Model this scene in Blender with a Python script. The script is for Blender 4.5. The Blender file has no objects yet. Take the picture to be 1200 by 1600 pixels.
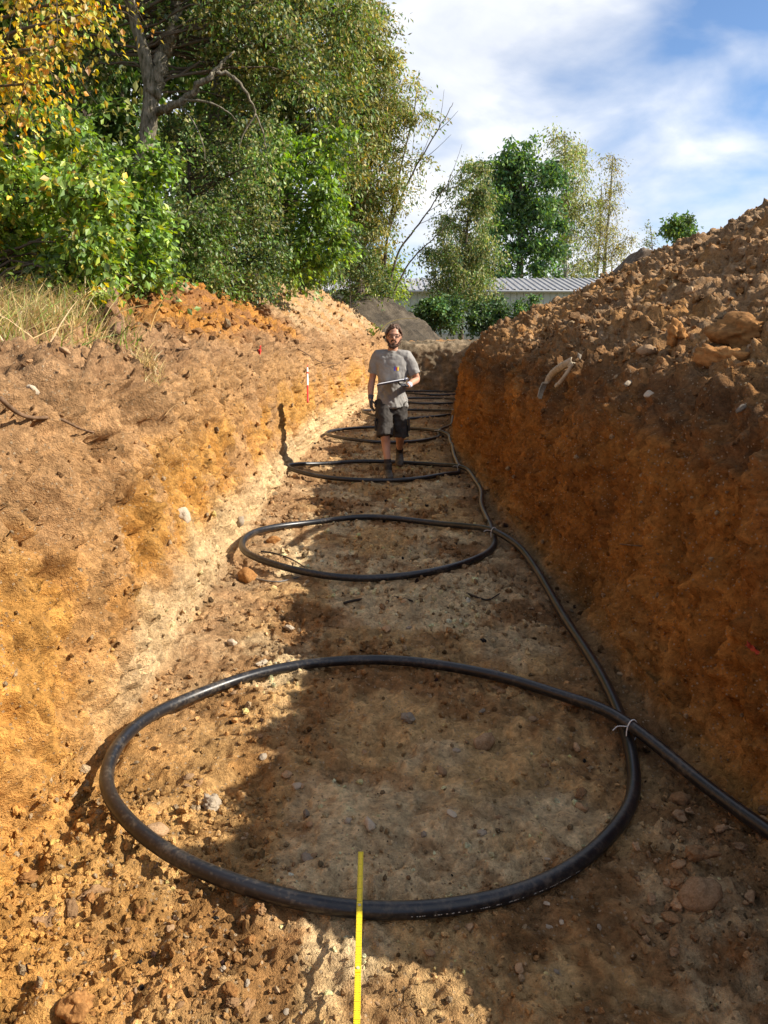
import bpy, bmesh, math, random
import numpy as np
from mathutils import Vector, Matrix, Quaternion

random.seed(7)
RNG = np.random.default_rng(11)
scene = bpy.context.scene
COL = scene.collection

# ------------------------------------------------------------------ camera
CAM_H = 1.70
PITCH = math.radians(13.13)
FPX = 1200.0                       # focal length in pixels of the 1200x1600 photograph
cam_d = bpy.data.cameras.new('camera')
cam = bpy.data.objects.new('camera', cam_d)
COL.objects.link(cam)
cam.location = (0, 0, CAM_H)
cam.rotation_euler = (math.radians(90) - PITCH, 0, 0)
cam_d.sensor_fit = 'VERTICAL'
cam_d.sensor_height = 24.0
cam_d.sensor_width = 18.0
cam_d.lens = 24.0 * FPX / 1600.0
cam_d.clip_start = 0.05
cam_d.clip_end = 3000
scene.camera = cam

# ------------------------------------------------------------------ sky and sun
SUN_EL = math.radians(34.5)
SUN_DIR = Vector((math.cos(SUN_EL) * math.cos(math.radians(-6)), math.cos(SUN_EL) * math.sin(math.radians(-6)), math.sin(SUN_EL)))
world = bpy.data.worlds.new('World')
scene.world = world
world.use_nodes = True
wn, wl = world.node_tree.nodes, world.node_tree.links
wn.clear()
w_out = wn.new('ShaderNodeOutputWorld')
w_bg = wn.new('ShaderNodeBackground')
w_sky = wn.new('ShaderNodeTexSky')
w_sky.sky_type = 'NISHITA'
w_sky.sun_disc = False
w_sky.sun_elevation = SUN_EL
w_sky.sun_rotation = math.atan2(SUN_DIR.x, SUN_DIR.y)
w_sky.air_density = 0.8
w_sky.dust_density = 0.1
w_sky.ozone_density = 4.0
w_bg.inputs['Strength'].default_value = 0.095
w_tc = wn.new('ShaderNodeTexCoord')
w_sep = wn.new('ShaderNodeSeparateXYZ')
wl.new(w_tc.outputs['Generated'], w_sep.inputs[0])
def wmath(op, a, b=None):
    n = wn.new('ShaderNodeMath'); n.operation = op
    for i, v in enumerate((a, b)):
        if v is None: continue
        if isinstance(v, (int, float)): n.inputs[i].default_value = v
        else: wl.new(v, n.inputs[i])
    return n.outputs[0]
w_den = wmath('ADD', wmath('MAXIMUM', w_sep.outputs['Z'], 0.0), 0.45)
w_u = wmath('DIVIDE', w_sep.outputs['X'], w_den)
w_v = wmath('DIVIDE', w_sep.outputs['Y'], w_den)
w_cmb = wn.new('ShaderNodeCombineXYZ')
wl.new(w_u, w_cmb.inputs[0]); wl.new(w_v, w_cmb.inputs[1])
w_map = wn.new('ShaderNodeMapping')
w_map.inputs['Location'].default_value = (6.6, 9.1, 0)
w_map.inputs['Rotation'].default_value = (0, 0, math.radians(-35))
w_map.inputs['Scale'].default_value = (1.3, 1.7, 1)
wl.new(w_cmb.outputs[0], w_map.inputs[0])
def wnoise(scale, detail, rough, dist):
    n = wn.new('ShaderNodeTexNoise')
    n.inputs['Scale'].default_value = scale; n.inputs['Detail'].default_value = detail
    n.inputs['Roughness'].default_value = rough; n.inputs['Distortion'].default_value = dist
    wl.new(w_map.outputs[0], n.inputs['Vector'])
    return n.outputs['Fac']
w_big = wnoise(0.85, 5, 0.5, 0.3)
w_fine = wnoise(2.6, 7, 0.55, 0.25)
w_mask = wmath('ADD', wmath('MULTIPLY', w_big, 0.78), wmath('MULTIPLY', w_fine, 0.22))
w_ramp = wn.new('ShaderNodeValToRGB')
w_ramp.color_ramp.elements[0].position = 0.445; w_ramp.color_ramp.elements[0].color = (0, 0, 0, 1)
w_ramp.color_ramp.elements[1].position = 0.565; w_ramp.color_ramp.elements[1].color = (0.93, 0.93, 0.93, 1)
wl.new(w_mask, w_ramp.inputs[0])
w_cr = wn.new('ShaderNodeValToRGB')          # cloud body: grey-blue thin parts to white thick parts
w_cr.color_ramp.elements[0].position = 0.36; w_cr.color_ramp.elements[0].color = (4.6, 4.9, 5.5, 1)
w_cr.color_ramp.elements[1].position = 0.66; w_cr.color_ramp.elements[1].color = (6.6, 6.65, 6.8, 1)
wl.new(w_fine, w_cr.inputs[0])
w_mix = wn.new('ShaderNodeMixRGB')
wl.new(w_ramp.outputs[0], w_mix.inputs[0]); wl.new(w_sky.outputs[0], w_mix.inputs[1]); wl.new(w_cr.outputs[0], w_mix.inputs[2])
wl.new(w_mix.outputs[0], w_bg.inputs['Color'])
wl.new(w_bg.outputs[0], w_out.inputs[0])

sun_d = bpy.data.lights.new('sun', 'SUN')
sun_d.energy = 5.0
sun_d.angle = math.radians(0.53)
sun_d.color = (1.0, 0.93, 0.82)
sun = bpy.data.objects.new('sun', sun_d)
COL.objects.link(sun)
sun.rotation_euler = SUN_DIR.to_track_quat('Z', 'Y').to_euler()
sun.location = (20, -3, 20)

scene.view_settings.view_transform = 'Standard'
scene.view_settings.look = 'None'
scene.view_settings.gamma = 1.0
scene.view_settings.exposure = 0.93
scene.view_settings.use_curve_mapping = False
scene.render.engine = 'CYCLES'
scene.cycles.use_denoising = True
scene.cycles.max_bounces = 6
scene.cycles.diffuse_bounces = 3
scene.cycles.transparent_max_bounces = 8

# ------------------------------------------------------------------ helpers
cP, sP = math.cos(PITCH), math.sin(PITCH)
def ray(px, py):
    cx, cu = (px - 600.0) / FPX, (800.0 - py) / FPX
    return Vector((cx, cP + cu * sP, cu * cP - sP))
def P(px, py, d):                       # world point seen at a pixel of the photograph, at ground distance d
    r = ray(px, py)
    return Vector((r.x, r.y, r.z)) * (d / r.y) + Vector((0, 0, CAM_H))
def project(pts):
    x, y, z = pts[..., 0], pts[..., 1], pts[..., 2] - CAM_H
    zc = y * cP - z * sP
    up = y * sP + z * cP
    zc = np.where(zc < 0.05, 1e9, zc)
    return 600 + x / zc * FPX, 800 - up / zc * FPX, zc

def hsh(ix, iy, iz, seed):
    h = (ix.astype(np.uint32) * np.uint32(374761393)) ^ (iy.astype(np.uint32) * np.uint32(668265263)) ^ (iz.astype(np.uint32) * np.uint32(2246822519)) ^ np.uint32((seed * 3266489917) & 0xffffffff)
    h = (h ^ (h >> np.uint32(15))) * np.uint32(2246822519)
    h = (h ^ (h >> np.uint32(13))) * np.uint32(3266489917)
    h = h ^ (h >> np.uint32(16))
    return h.astype(np.float32) * np.float32(1.0 / 4294967296.0)
def vnoise(p, seed=0):
    f = np.floor(p); i = f.astype(np.int64); t = (p - f).astype(np.float32)
    t = t * t * t * (t * (t * 6 - 15) + 10)
    r = 0
    for dx in (0, 1):
        wx = t[..., 0] if dx else 1 - t[..., 0]
        for dy in (0, 1):
            wy = t[..., 1] if dy else 1 - t[..., 1]
            for dz in (0, 1):
                wz = t[..., 2] if dz else 1 - t[..., 2]
                r = r + wx * wy * wz * hsh(i[..., 0] + dx, i[..., 1] + dy, i[..., 2] + dz, seed)
    return r * 2 - 1
def fbm(p, freq, octaves=4, seed=0, gain=0.5):
    p = np.asarray(p, np.float64)
    a, r, n = 1.0, 0, 0
    for o in range(octaves):
        r = r + a * vnoise(p * freq + 17.3 * o, seed + o); n += a
        a *= gain; freq *= 2.03
    return r / n * 1.75
def worley(p, freq, seed=0):
    p = np.asarray(p, np.float64) * freq
    f = np.floor(p); i = f.astype(np.int64); t = (p - f).astype(np.float32)
    best = np.full(p.shape[:-1], 9.0, np.float32); rid = np.zeros(p.shape[:-1], np.float32)
    for dx in (-1, 0, 1):
        for dy in (-1, 0, 1):
            for dz in (-1, 0, 1):
                a, b, c = i[..., 0] + dx, i[..., 1] + dy, i[..., 2] + dz
                qx = dx + hsh(a, b, c, seed) - t[..., 0]
                qy = dy + hsh(a, b, c, seed + 1) - t[..., 1]
                qz = dz + hsh(a, b, c, seed + 2) - t[..., 2]
                dd = qx * qx + qy * qy + qz * qz
                m = dd < best
                best = np.where(m, dd, best)
                rid = np.where(m, hsh(a, b, c, seed + 3), rid)
    return np.sqrt(best), rid
def sstep(a, b, x):
    t = np.clip((x - a) / (b - a), 0, 1)
    return t * t * (3 - 2 * t)

def tag(o, label=None, cat=None, group=None, kind=None):
    if label: o['label'] = label
    if cat: o['category'] = cat
    if group: o['group'] = group
    if kind: o['kind'] = kind
    return o
def link(name, me, parent=None, mat=None):
    o = bpy.data.objects.new(name, me)
    COL.objects.link(o)
    if parent is not None: o.parent = parent
    if mat is not None and me is not None:
        me.materials.clear(); me.materials.append(mat)
    return o
def empty(name, loc=(0, 0, 0), rz=0.0):
    o = bpy.data.objects.new(name, None)
    COL.objects.link(o)
    o.empty_display_size = 0.2
    o.location = loc; o.rotation_euler = (0, 0, rz)
    return o
def np_mesh(name, verts, faces, smooth=True, col=None):
    verts = np.asarray(verts, np.float32); faces = np.asarray(faces, np.int32)
    me = bpy.data.meshes.new(name)
    k = faces.shape[1]; n = len(faces)
    me.vertices.add(len(verts)); me.vertices.foreach_set('co', verts.ravel())
    me.loops.add(n * k); me.loops.foreach_set('vertex_index', faces.ravel())
    me.polygons.add(n)
    me.polygons.foreach_set('loop_start', np.arange(0, n * k, k, dtype=np.int32))
    me.polygons.foreach_set('use_smooth', np.full(n, smooth, bool))
    if col is not None:
        at = me.attributes.new('tint', 'FLOAT_COLOR', 'POINT')
        c4 = np.ones((len(verts), 4), np.float32); c4[:, :3] = col
        at.data.foreach_set('color', c4.ravel())
    me.update(calc_edges=True)
    return me
def py_mesh(name, verts, faces, smooth=False):
    me = bpy.data.meshes.new(name)
    me.from_pydata([tuple(v) for v in verts], [], faces)
    if smooth: me.polygons.foreach_set('use_smooth', [True] * len(me.polygons))
    me.update()
    return me
def bm_mesh(name, bm, smooth=False):
    me = bpy.data.meshes.new(name)
    bmesh.ops.recalc_face_normals(bm, faces=bm.faces)
    bm.to_mesh(me); bm.free()
    if smooth: me.polygons.foreach_set('use_smooth', [True] * len(me.polygons))
    return me
def box_bm(sx, sy, sz, bevel=0.0, c=(0, 0, 0)):
    bm = bmesh.new()
    bmesh.ops.create_cube(bm, size=1)
    bmesh.ops.scale(bm, vec=(sx, sy, sz), verts=bm.verts)
    if bevel: bmesh.ops.bevel(bm, geom=bm.edges[:], offset=bevel, segments=2, affect='EDGES', profile=0.6)
    bmesh.ops.translate(bm, vec=c, verts=bm.verts)
    return bm
def catmull(pts, per=10, closed=False):
    pts = np.asarray(pts, float); n = len(pts); out = []
    seg = n if closed else n - 1
    for i in range(seg):
        p = [pts[(i + k) % n] if closed else pts[min(max(i + k, 0), n - 1)] for k in (-1, 0, 1, 2)]
        for t in np.linspace(0, 1, per, endpoint=False):
            out.append(0.5 * ((2 * p[1]) + (-p[0] + p[2]) * t + (2 * p[0] - 5 * p[1] + 4 * p[2] - p[3]) * t * t + (-p[0] + 3 * p[1] - 3 * p[2] + p[3]) * t ** 3))
    if not closed: out.append(pts[-1])
    return np.array(out)
def tube(path, radii, sides=8, jitter=0.0, rng=RNG):
    path = np.asarray(path, float); n = len(path)
    radii = np.broadcast_to(np.asarray(radii, float), (n,))
    tan = np.gradient(path, axis=0); tan /= np.linalg.norm(tan, axis=1)[:, None] + 1e-9
    ref = np.array([0, 0, 1.0]) if abs(tan[0][2]) < 0.9 else np.array([1.0, 0, 0])
    u = np.cross(tan[0], ref); u /= np.linalg.norm(u)
    V = []
    for i in range(n):
        u = u - tan[i] * np.dot(u, tan[i]); u /= np.linalg.norm(u) + 1e-9
        w = np.cross(tan[i], u)
        a = np.arange(sides) / sides * 2 * math.pi
        r = radii[i] * (1 + (rng.random(sides) - 0.5) * jitter)
        V.append(path[i] + (np.cos(a) * r)[:, None] * u + (np.sin(a) * r)[:, None] * w)
    V = np.concatenate(V)
    i, j = np.meshgrid(np.arange(n - 1), np.arange(sides), indexing='ij')
    j2 = (j + 1) % sides
    F = np.stack([i * sides + j, i * sides + j2, (i + 1) * sides + j2, (i + 1) * sides + j], -1).reshape(-1, 4)
    # end caps as fans of degenerate-free quads: add centre points
    V = np.vstack([V, path[0], path[-1]])
    b = n * sides
    caps = []
    for s in range(0, sides, 2):
        caps.append([b, (s + 2) % sides, (s + 1) % sides, s])
        o = (n - 1) * sides
        caps.append([b + 1, o + s, o + (s + 1) % sides, o + (s + 2) % sides])
    return V, np.vstack([F, np.array(caps)])
def merge(parts):
    V, F, k = [], [], 0
    for v, f in parts:
        V.append(v); F.append(np.asarray(f) + k); k += len(v)
    return np.vstack(V), np.vstack(F)

# ------------------------------------------------------------------ materials
def new_mat(name):
    m = bpy.data.materials.new(name); m.use_nodes = True
    return m, m.node_tree.nodes, m.node_tree.links, m.node_tree.nodes['Principled BSDF']
def add(nt, kind, **kw):
    n = nt.new(kind)
    for k, v in kw.items():
        if k in n.inputs: n.inputs[k].default_value = v
        else: setattr(n, k, v)
    return n
def soil_material():
    m, n, l, b = new_mat('soil')
    at = add(n, 'ShaderNodeAttribute'); at.attribute_name = 'tint'
    geo = n.new('ShaderNodeNewGeometry')
    n1 = add(n, 'ShaderNodeTexNoise', Scale=38.0, Detail=5.0, Roughness=0.72)
    n2 = add(n, 'ShaderNodeTexNoise', Scale=170.0, Detail=2.0, Roughness=0.7)
    vo = add(n, 'ShaderNodeTexVoronoi', Scale=70.0); vo.inputs['Randomness'].default_value = 1.0
    for x in (n1, n2, vo): l.new(geo.outputs['Position'], x.inputs['Vector'])
    r1 = n.new('ShaderNodeMapRange'); r1.inputs['From Min'].default_value = 0.3; r1.inputs['From Max'].default_value = 0.7
    r1.inputs['To Min'].default_value = 0.52; r1.inputs['To Max'].default_value = 1.38
    l.new(n1.outputs['Fac'], r1.inputs['Value'])
    mu = n.new('ShaderNodeMixRGB'); mu.blend_type = 'MULTIPLY'; mu.inputs[0].default_value = 1.0
    l.new(at.outputs['Color'], mu.inputs[1]); l.new(r1.outputs[0], mu.inputs[2])
    # pale and dark grit, one tint per voronoi grain
    gr = n.new('ShaderNodeSeparateColor'); l.new(vo.outputs['Color'], gr.inputs[0])
    g1 = n.new('ShaderNodeMath'); g1.operation = 'GREATER_THAN'; g1.inputs[1].default_value = 0.78
    l.new(gr.outputs[0], g1.inputs[0])
    g2 = n.new('ShaderNodeMath'); g2.operation = 'LESS_THAN'; g2.inputs[1].default_value = 0.34
    l.new(vo.outputs['Distance'], g2.inputs[0])
    g3 = n.new('ShaderNodeMath'); g3.operation = 'MULTIPLY'; l.new(g1.outputs[0], g3.inputs[0]); l.new(g2.outputs[0], g3.inputs[1])
    g4 = n.new('ShaderNodeMath'); g4.operation = 'MULTIPLY'; l.new(g3.outputs[0], g4.inputs[0]); g4.inputs[1].default_value = 0.7
    grit = n.new('ShaderNodeMixRGB'); grit.blend_type = 'MIX'
    l.new(g4.outputs[0], grit.inputs[0]); l.new(mu.outputs[0], grit.inputs[1])
    gc = n.new('ShaderNodeMixRGB'); gc.inputs[1].default_value = (0.12, 0.07, 0.035, 1); gc.inputs[2].default_value = (0.50, 0.38, 0.24, 1)
    l.new(gr.outputs[1], gc.inputs[0]); l.new(gc.outputs[0], grit.inputs[2])
    l.new(grit.outputs[0], b.inputs['Base Color'])
    b.inputs['Roughness'].default_value = 0.95
    b.inputs['Specular IOR Level'].default_value = 0.12
    ad = n.new('ShaderNodeMath'); ad.operation = 'MULTIPLY_ADD'; ad.inputs[1].default_value = 0.35
    l.new(n2.outputs['Fac'], ad.inputs[0]); l.new(n1.outputs['Fac'], ad.inputs[2])
    bu = add(n, 'ShaderNodeBump', Strength=1.0, Distance=0.03)
    l.new(ad.outputs[0], bu.inputs['Height']); l.new(bu.outputs[0], b.inputs['Normal'])
    return m
SOIL = soil_material()
def stone_material(name, c1, c2, rough=0.85, scale=18.0):
    m, n, l, b = new_mat(name)
    tc = n.new('ShaderNodeTexCoord'); oi = n.new('ShaderNodeObjectInfo')
    no = add(n, 'ShaderNodeTexNoise', Scale=scale, Detail=7.0, Roughness=0.65)
    no.noise_dimensions = '4D'
    l.new(tc.outputs['Object'], no.inputs['Vector']); l.new(oi.outputs['Random'], no.inputs['W'])
    mx = n.new('ShaderNodeMixRGB'); mx.inputs[1].default_value = (*c1, 1); mx.inputs[2].default_value = (*c2, 1)
    rr = n.new('ShaderNodeMapRange'); rr.inputs['From Min'].default_value = 0.35; rr.inputs['From Max'].default_value = 0.65
    l.new(no.outputs['Fac'], rr.inputs['Value']); l.new(rr.outputs[0], mx.inputs[0])
    hs = n.new('ShaderNodeHueSaturation'); l.new(mx.outputs[0], hs.inputs['Color'])
    vr = n.new('ShaderNodeMapRange'); vr.inputs['To Min'].default_value = 0.7; vr.inputs['To Max'].default_value = 1.25
    l.new(oi.outputs['Random'], vr.inputs['Value']); l.new(vr.outputs[0], hs.inputs['Value'])
    l.new(hs.outputs[0], b.inputs['Base Color'])
    b.inputs['Roughness'].default_value = rough; b.inputs['Specular IOR Level'].default_value = 0.2
    bu = add(n, 'ShaderNodeBump', Strength=0.5, Distance=0.01)
    l.new(no.outputs['Fac'], bu.inputs['Height']); l.new(bu.outputs[0], b.inputs['Normal'])
    return m
M_STONE = stone_material('stone_tan', (0.25, 0.145, 0.07), (0.43, 0.28, 0.155))
M_STONE_PALE = stone_material('stone_pale', (0.34, 0.265, 0.18), (0.50, 0.41, 0.30))
M_STONE_GREY = stone_material('stone_grey', (0.19, 0.15, 0.105), (0.33, 0.27, 0.20))
M_CLOD = stone_material('clod_orange', (0.19, 0.085, 0.026), (0.38, 0.185, 0.06), 0.97, 9.0)
M_CLOD_BROWN = stone_material('clod_brown', (0.15, 0.085, 0.04), (0.31, 0.18, 0.085), 0.97, 9.0)
def plain(name, c, rough=0.6, spec=0.3, noise=0.0, nscale=30.0, bump=0.0, c2=None, coords='Object', stretch=None):
    m, n, l, b = new_mat(name)
    b.inputs['Roughness'].default_value = rough; b.inputs['Specular IOR Level'].default_value = spec
    b.inputs['Base Color'].default_value = (*c, 1)
    if noise or c2 or bump:
        tc = n.new('ShaderNodeTexCoord')
        no = add(n, 'ShaderNodeTexNoise', Scale=nscale, Detail=6.0, Roughness=0.6)
        src = tc.outputs[coords]
        if stretch:
            mp = n.new('ShaderNodeMapping'); mp.inputs['Scale'].default_value = stretch
            l.new(src, mp.inputs[0]); src = mp.outputs[0]
        l.new(src, no.inputs['Vector'])
        c2 = c2 or tuple(x * (1 - noise) for x in c)
        mx = n.new('ShaderNodeMixRGB'); mx.inputs[1].default_value = (*c, 1); mx.inputs[2].default_value = (*c2, 1)
        rr = n.new('ShaderNodeMapRange'); rr.inputs['From Min'].default_value = 0.38; rr.inputs['From Max'].default_value = 0.65
        l.new(no.outputs['Fac'], rr.inputs['Value']); l.new(rr.outputs[0], mx.inputs[0]); l.new(mx.outputs[0], b.inputs['Base Color'])
        if bump:
            bu = add(n, 'ShaderNodeBump', Strength=0.8, Distance=bump)
            l.new(no.outputs['Fac'], bu.inputs['Height']); l.new(bu.outputs[0], b.inputs['Normal'])
    return m
def leaf_material(name, trans=0.35):
    m, n, l, b = new_mat(name)
    at = add(n, 'ShaderNodeAttribute'); at.attribute_name = 'tint'
    n.remove(b)
    out = n['Material Output']
    df = n.new('ShaderNodeBsdfDiffuse'); tr = n.new('ShaderNodeBsdfTranslucent'); gl = n.new('ShaderNodeBsdfGlossy')
    gl.inputs['Roughness'].default_value = 0.5; gl.inputs['Color'].default_value = (1, 1, 1, 1)
    hs = n.new('ShaderNodeHueSaturation'); hs.inputs['Value'].default_value = 1.5; hs.inputs['Saturation'].default_value = 1.15; hs.inputs['Hue'].default_value = 0.49
    l.new(at.outputs['Color'], df.inputs['Color']); l.new(at.outputs['Color'], hs.inputs['Color']); l.new(hs.outputs[0], tr.inputs['Color'])
    m1 = n.new('ShaderNodeMixShader'); m1.inputs[0].default_value = trans
    l.new(df.outputs[0], m1.inputs[1]); l.new(tr.outputs[0], m1.inputs[2])
    m2 = n.new('ShaderNodeMixShader'); m2.inputs[0].default_value = 0.03
    l.new(m1.outputs[0], m2.inputs[1]); l.new(gl.outputs[0], m2.inputs[2])
    l.new(m2.outputs[0], out.inputs['Surface'])
    return m
LEAF = leaf_material('leaf')
M_BARK = plain('bark', (0.16, 0.13, 0.10), 0.9, 0.15, c2=(0.05, 0.04, 0.03), nscale=7.0, bump=0.03, stretch=(3, 3, 0.7))
M_BARK_MOSS = plain('bark_mossy', (0.27, 0.23, 0.17), 0.95, 0.1, c2=(0.06, 0.055, 0.03), nscale=10.0, bump=0.05, stretch=(2.5, 2.5, .7))
M_TWIG = plain('twig', (0.11, 0.085, 0.06), 0.9, 0.1)
M_BIRCH = plain('birch_bark', (0.42, 0.40, 0.36), 0.8, 0.2, c2=(0.10, 0.09, 0.08), nscale=4.0, stretch=(1, 1, 3))

# ------------------------------------------------------------------ terrain: one swept surface, cut into its pieces
D_END = 23.4
rows = np.concatenate([np.linspace(-8, 0.7, 40, endpoint=False), np.exp(np.arange(math.log(0.7), math.log(24.0), 0.0053)), np.linspace(24.1, 36, 60)])
rows = np.concatenate([rows[rows < D_END - 0.03], [D_END], rows[rows > D_END + 0.03]])
NR = len(rows); R_END = int(np.argmin(abs(rows - D_END)))
def ip(d, xs, ys):
    xs, ys = np.array(xs, float), np.array(ys, float)
    r = np.interp(d, xs, ys)
    return (np.interp(d - 0.6, xs, ys) + 2 * r + np.interp(d + 0.6, xs, ys)) / 4
Lf = ip(rows, [-8, 0, 2.7, 6, 9.4, 13, 17.5, 23.4, 36], [-1.05, -1.08, -1.14, -1.22, -1.21, -1.04, -0.60, 0.30, 2.2])
Rf = ip(rows, [-8, 0, 2.7, 6, 9.4, 12.3, 17.5, 23.4, 36], [1.35, 1.32, 1.29, 1.20, 1.10, 1.10, 1.66, 2.45, 4.2])
crL = ip(rows, [-8, 3, 5, 7.2, 8.2, 9.8, 11.5, 14.3, 16, 18, 21, 23, 25.2, 27, 36], [1.68, 1.68, 1.76, 2.00, 2.36, 2.58, 2.48, 2.36, 2.62, 2.90, 2.92, 2.85, 2.2, 1.75, 1.6])
crR = ip(rows, [-8, 4, 8, 12.8, 15.2, 18.9, 22.4, 24, 26, 28, 36], [3.0, 3.2, 3.75, 3.66, 3.5, 3.38, 2.85, 2.2, 1.65, 1.5, 1.45])
one = np.ones(NR)
GL = 1.55
ctrl = [  # (x, z, columns to the next point, zone)
    (Lf - 11, GL * one, 14), (Lf - 4.6, GL * one, 16), (Lf - 2.7, GL + 0.75 * (crL - GL), 34), (Lf - 1.95, crL, 34),
    (Lf - 1.00, 1.55 + 0.50 * (crL - 1.55), 34), (Lf - 0.36, 1.50 + 0.08 * (crL - 1.7), 26),
    (Lf - 0.21, 1.26 * one, 34), (Lf - 0.11, 0.62 * one, 36), (Lf - 0.02, 0.06 * one, 12), (Lf + 0.04, 0.0 * one, 118),
    ((Lf + Rf) / 2, -0.01 * one, 118), (Rf - 0.08, 0.0 * one, 12), (Rf + 0.04, 0.10 * one, 36), (Rf + 0.10, 0.60 * one, 34),
    (Rf + 0.17, 1.14 * one, 26), (Rf + 0.32, 1.42 * one, 26), (Rf + 0.82, 1.64 * one, 150), (Rf + 4.9, crR, 30),
    (Rf + 5.9, crR - 0.12, 26), (Rf + 9.5, 1.9 * one, 14), (Rf + 15, 1.5 * one, 0)]
K = len(ctrl)
near_dip = 1 - sstep(1.45, 1.85, rows)          # the right rim is broken down beside the photographer
for k_, f_ in ((14, .74), (15, .62), (16, .64)):
    x_, z_, n_ = ctrl[k_]; ctrl[k_] = (x_, z_ * (1 - (1 - f_) * near_dip), n_)
cx = np.stack([c[0] for c in ctrl], 1); cz = np.stack([c[1] for c in ctrl], 1)
tcol = np.concatenate([k + np.arange(c[2]) / c[2] for k, c in enumerate(ctrl[:-1])] + [[K - 1]])
NC = len(tcol)
k0 = np.minimum(tcol.astype(int), K - 2); ft = tcol - k0
X = cx[:, k0] * (1 - ft) + cx[:, k0 + 1] * ft
Z = cz[:, k0] * (1 - ft) + cz[:, k0 + 1] * ft
def smooth_cols(A, n):
    for _ in range(n):
        B = A.copy(); B[:, 1:-1] = 0.25 * A[:, :-2] + 0.5 * A[:, 1:-1] + 0.25 * A[:, 2:]; A = B
    return A
X = smooth_cols(X, 4); Z = smooth_cols(Z, 4)
Y = np.repeat(rows[:, None], NC, 1)
TC = np.repeat(tcol[None], NR, 0)
# rubble that slid from the left wall, in front of the first loop, and the ramp by the right wall
Z = Z + 0.15 * np.exp(-((X + 1.05) / 0.42) ** 2 - ((Y - 1.35) / 0.75) ** 2)
Z = Z + 0.07 * np.exp(-((X - 1.15) / 0.30) ** 2 - ((Y - 1.95) / 0.40) ** 2)
Z = Z + 0.022 * np.exp(-((X + 1.12) / 0.16) ** 2) * (Z < 0.4) * (0.6 + 0.4 * np.sin(Y * 2.1))
B0 = np.stack([X, Y, Z], -1)
dr = np.gradient(B0, axis=0); dc = np.gradient(B0, axis=1)
N0 = np.cross(dc, dr); N0 /= np.linalg.norm(N0, axis=-1)[..., None] + 1e-9
def band(a, b, s=0.5):                       # 1 between control points a and b
    return sstep(a - s, a + s, TC) * (1 - sstep(b - s, b + s, TC))
wLB, wLW, wFL, wRW, wRH = band(-9, 5.2), band(5.2, 8.6), band(8.6, 11.4, 0.35), band(11.4, 15.3), band(15.3, 99)
lean = np.stack([X * 1.0, Y + 0.45 * Z, Z * 0.16], -1)            # grooves of the digger's bucket run down the walls
leanR = np.stack([X * 1.0, Y - 0.25 * Z, Z * 0.16], -1)
lowf = fbm(B0, 0.9, 3, 3)
midf = fbm(B0, 4.2, 5, 9, 0.55)
finef = fbm(B0, 21.0, 4, 15, 0.6)
gro = fbm(lean, 5.0, 4, 31, 0.55) * wLW + fbm(leanR, 5.0, 4, 37, 0.55) * wRW
groF = (1 - 2 * np.abs(fbm(lean * np.array([1, 1, 1.3]), 13.0, 3, 33, 0.55))) * wLW + (1 - 2 * np.abs(fbm(leanR * np.array([1, 1, 1.3]), 13.0, 3, 39, 0.55))) * wRW
wd, wid = worley(B0 + 0.05 * np.stack([midf] * 3, -1), 8.5, 5)
clod = np.clip(1 - (wd / (0.30 + 0.38 * wid)) ** 2, 0, 1) * (wid > 0.3)
wd2, wid2 = worley(B0 + 0.03 * np.stack([finef] * 3, -1), 22.0, 45)
clod2 = np.clip(1 - (wd2 / (0.30 + 0.4 * wid2)) ** 2, 0, 1) * (wid2 > 0.35)
pit = sstep(0.28, 0.55, fbm(B0 * np.array([1, 1, 0.8]), 3.4, 4, 77, 0.6))
rough_near = sstep(0.1, 0.9, 0.6 * np.exp(-((X + 0.95) / 0.5) ** 2 - ((Y - 1.5) / 0.9) ** 2) * 2 + 0.55 * np.exp(-((X - 1.1) / 0.4) ** 2 - ((Y - 1.95) / 0.6) ** 2) * 2)
patch = sstep(-0.1, 0.35, fbm(B0, 1.6, 3, 88))
wd3, wid3 = worley(B0 + 0.02 * np.stack([finef] * 3, -1), 47.0, 65)
clod3 = np.clip(1 - (wd3 / (0.30 + 0.45 * wid3)) ** 2, 0, 1) * (wid3 > 0.3)
crumb = sstep(-0.25, 0.35, fbm(B0, 2.3, 4, 188, 0.6))
pit2 = sstep(0.26, 0.44, fbm(B0 * np.array([1, 1, 0.7]), 9.0, 3, 177, 0.6))
rdg = 1 - np.abs(fbm(B0 * np.array([1, 1, 0.6]), 6.5, 4, 55, 0.55)) * 2.2
smear = sstep(-0.15, 0.35, fbm(B0 * np.array([1, 1, .6]), 0.9, 3, 271, .5)) * (1 - sstep(1.05, 1.3, Z))
kL, kR = wLW * (1 - .85 * smear), wRW * (1 - .85 * smear)
disp = lowf * (0.06 * wLB + 0.06 * wLW + 0.022 * wFL + 0.06 * wRW + 0.16 * wRH)
disp += midf * (0.085 * wLB + 0.030 * wLW + 0.020 * wFL + 0.016 * wRW + 0.095 * wRH)
disp += finef * (0.034 * wLB + 0.027 * wLW + 0.0125 * wFL + 0.026 * wRW + 0.034 * wRH)
disp += gro * 0.075 + groF * 0.030 * (0.35 + crumb)
disp += rdg * (0.02 * wLB + 0.010 * kL + 0.003 * wFL + 0.010 * kR + 0.02 * wRH)
disp += clod * (0.065 * wLB * patch + 0.026 * kL * crumb + (0.006 * patch + 0.034 * rough_near) * wFL + 0.009 * kR * crumb + (0.012 + 0.034 * patch) * wRH)
disp += clod2 * (0.028 * wLB + 0.016 * kL * crumb + (0.010 * crumb + 0.018 * rough_near) * wFL + 0.014 * kR * crumb + 0.036 * wRH)
disp += clod3 * (0.010 * wLB + 0.008 * kL * crumb + (0.0075 * crumb + 0.006 * rough_near) * wFL + 0.008 * kR * crumb + 0.017 * wRH)
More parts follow.
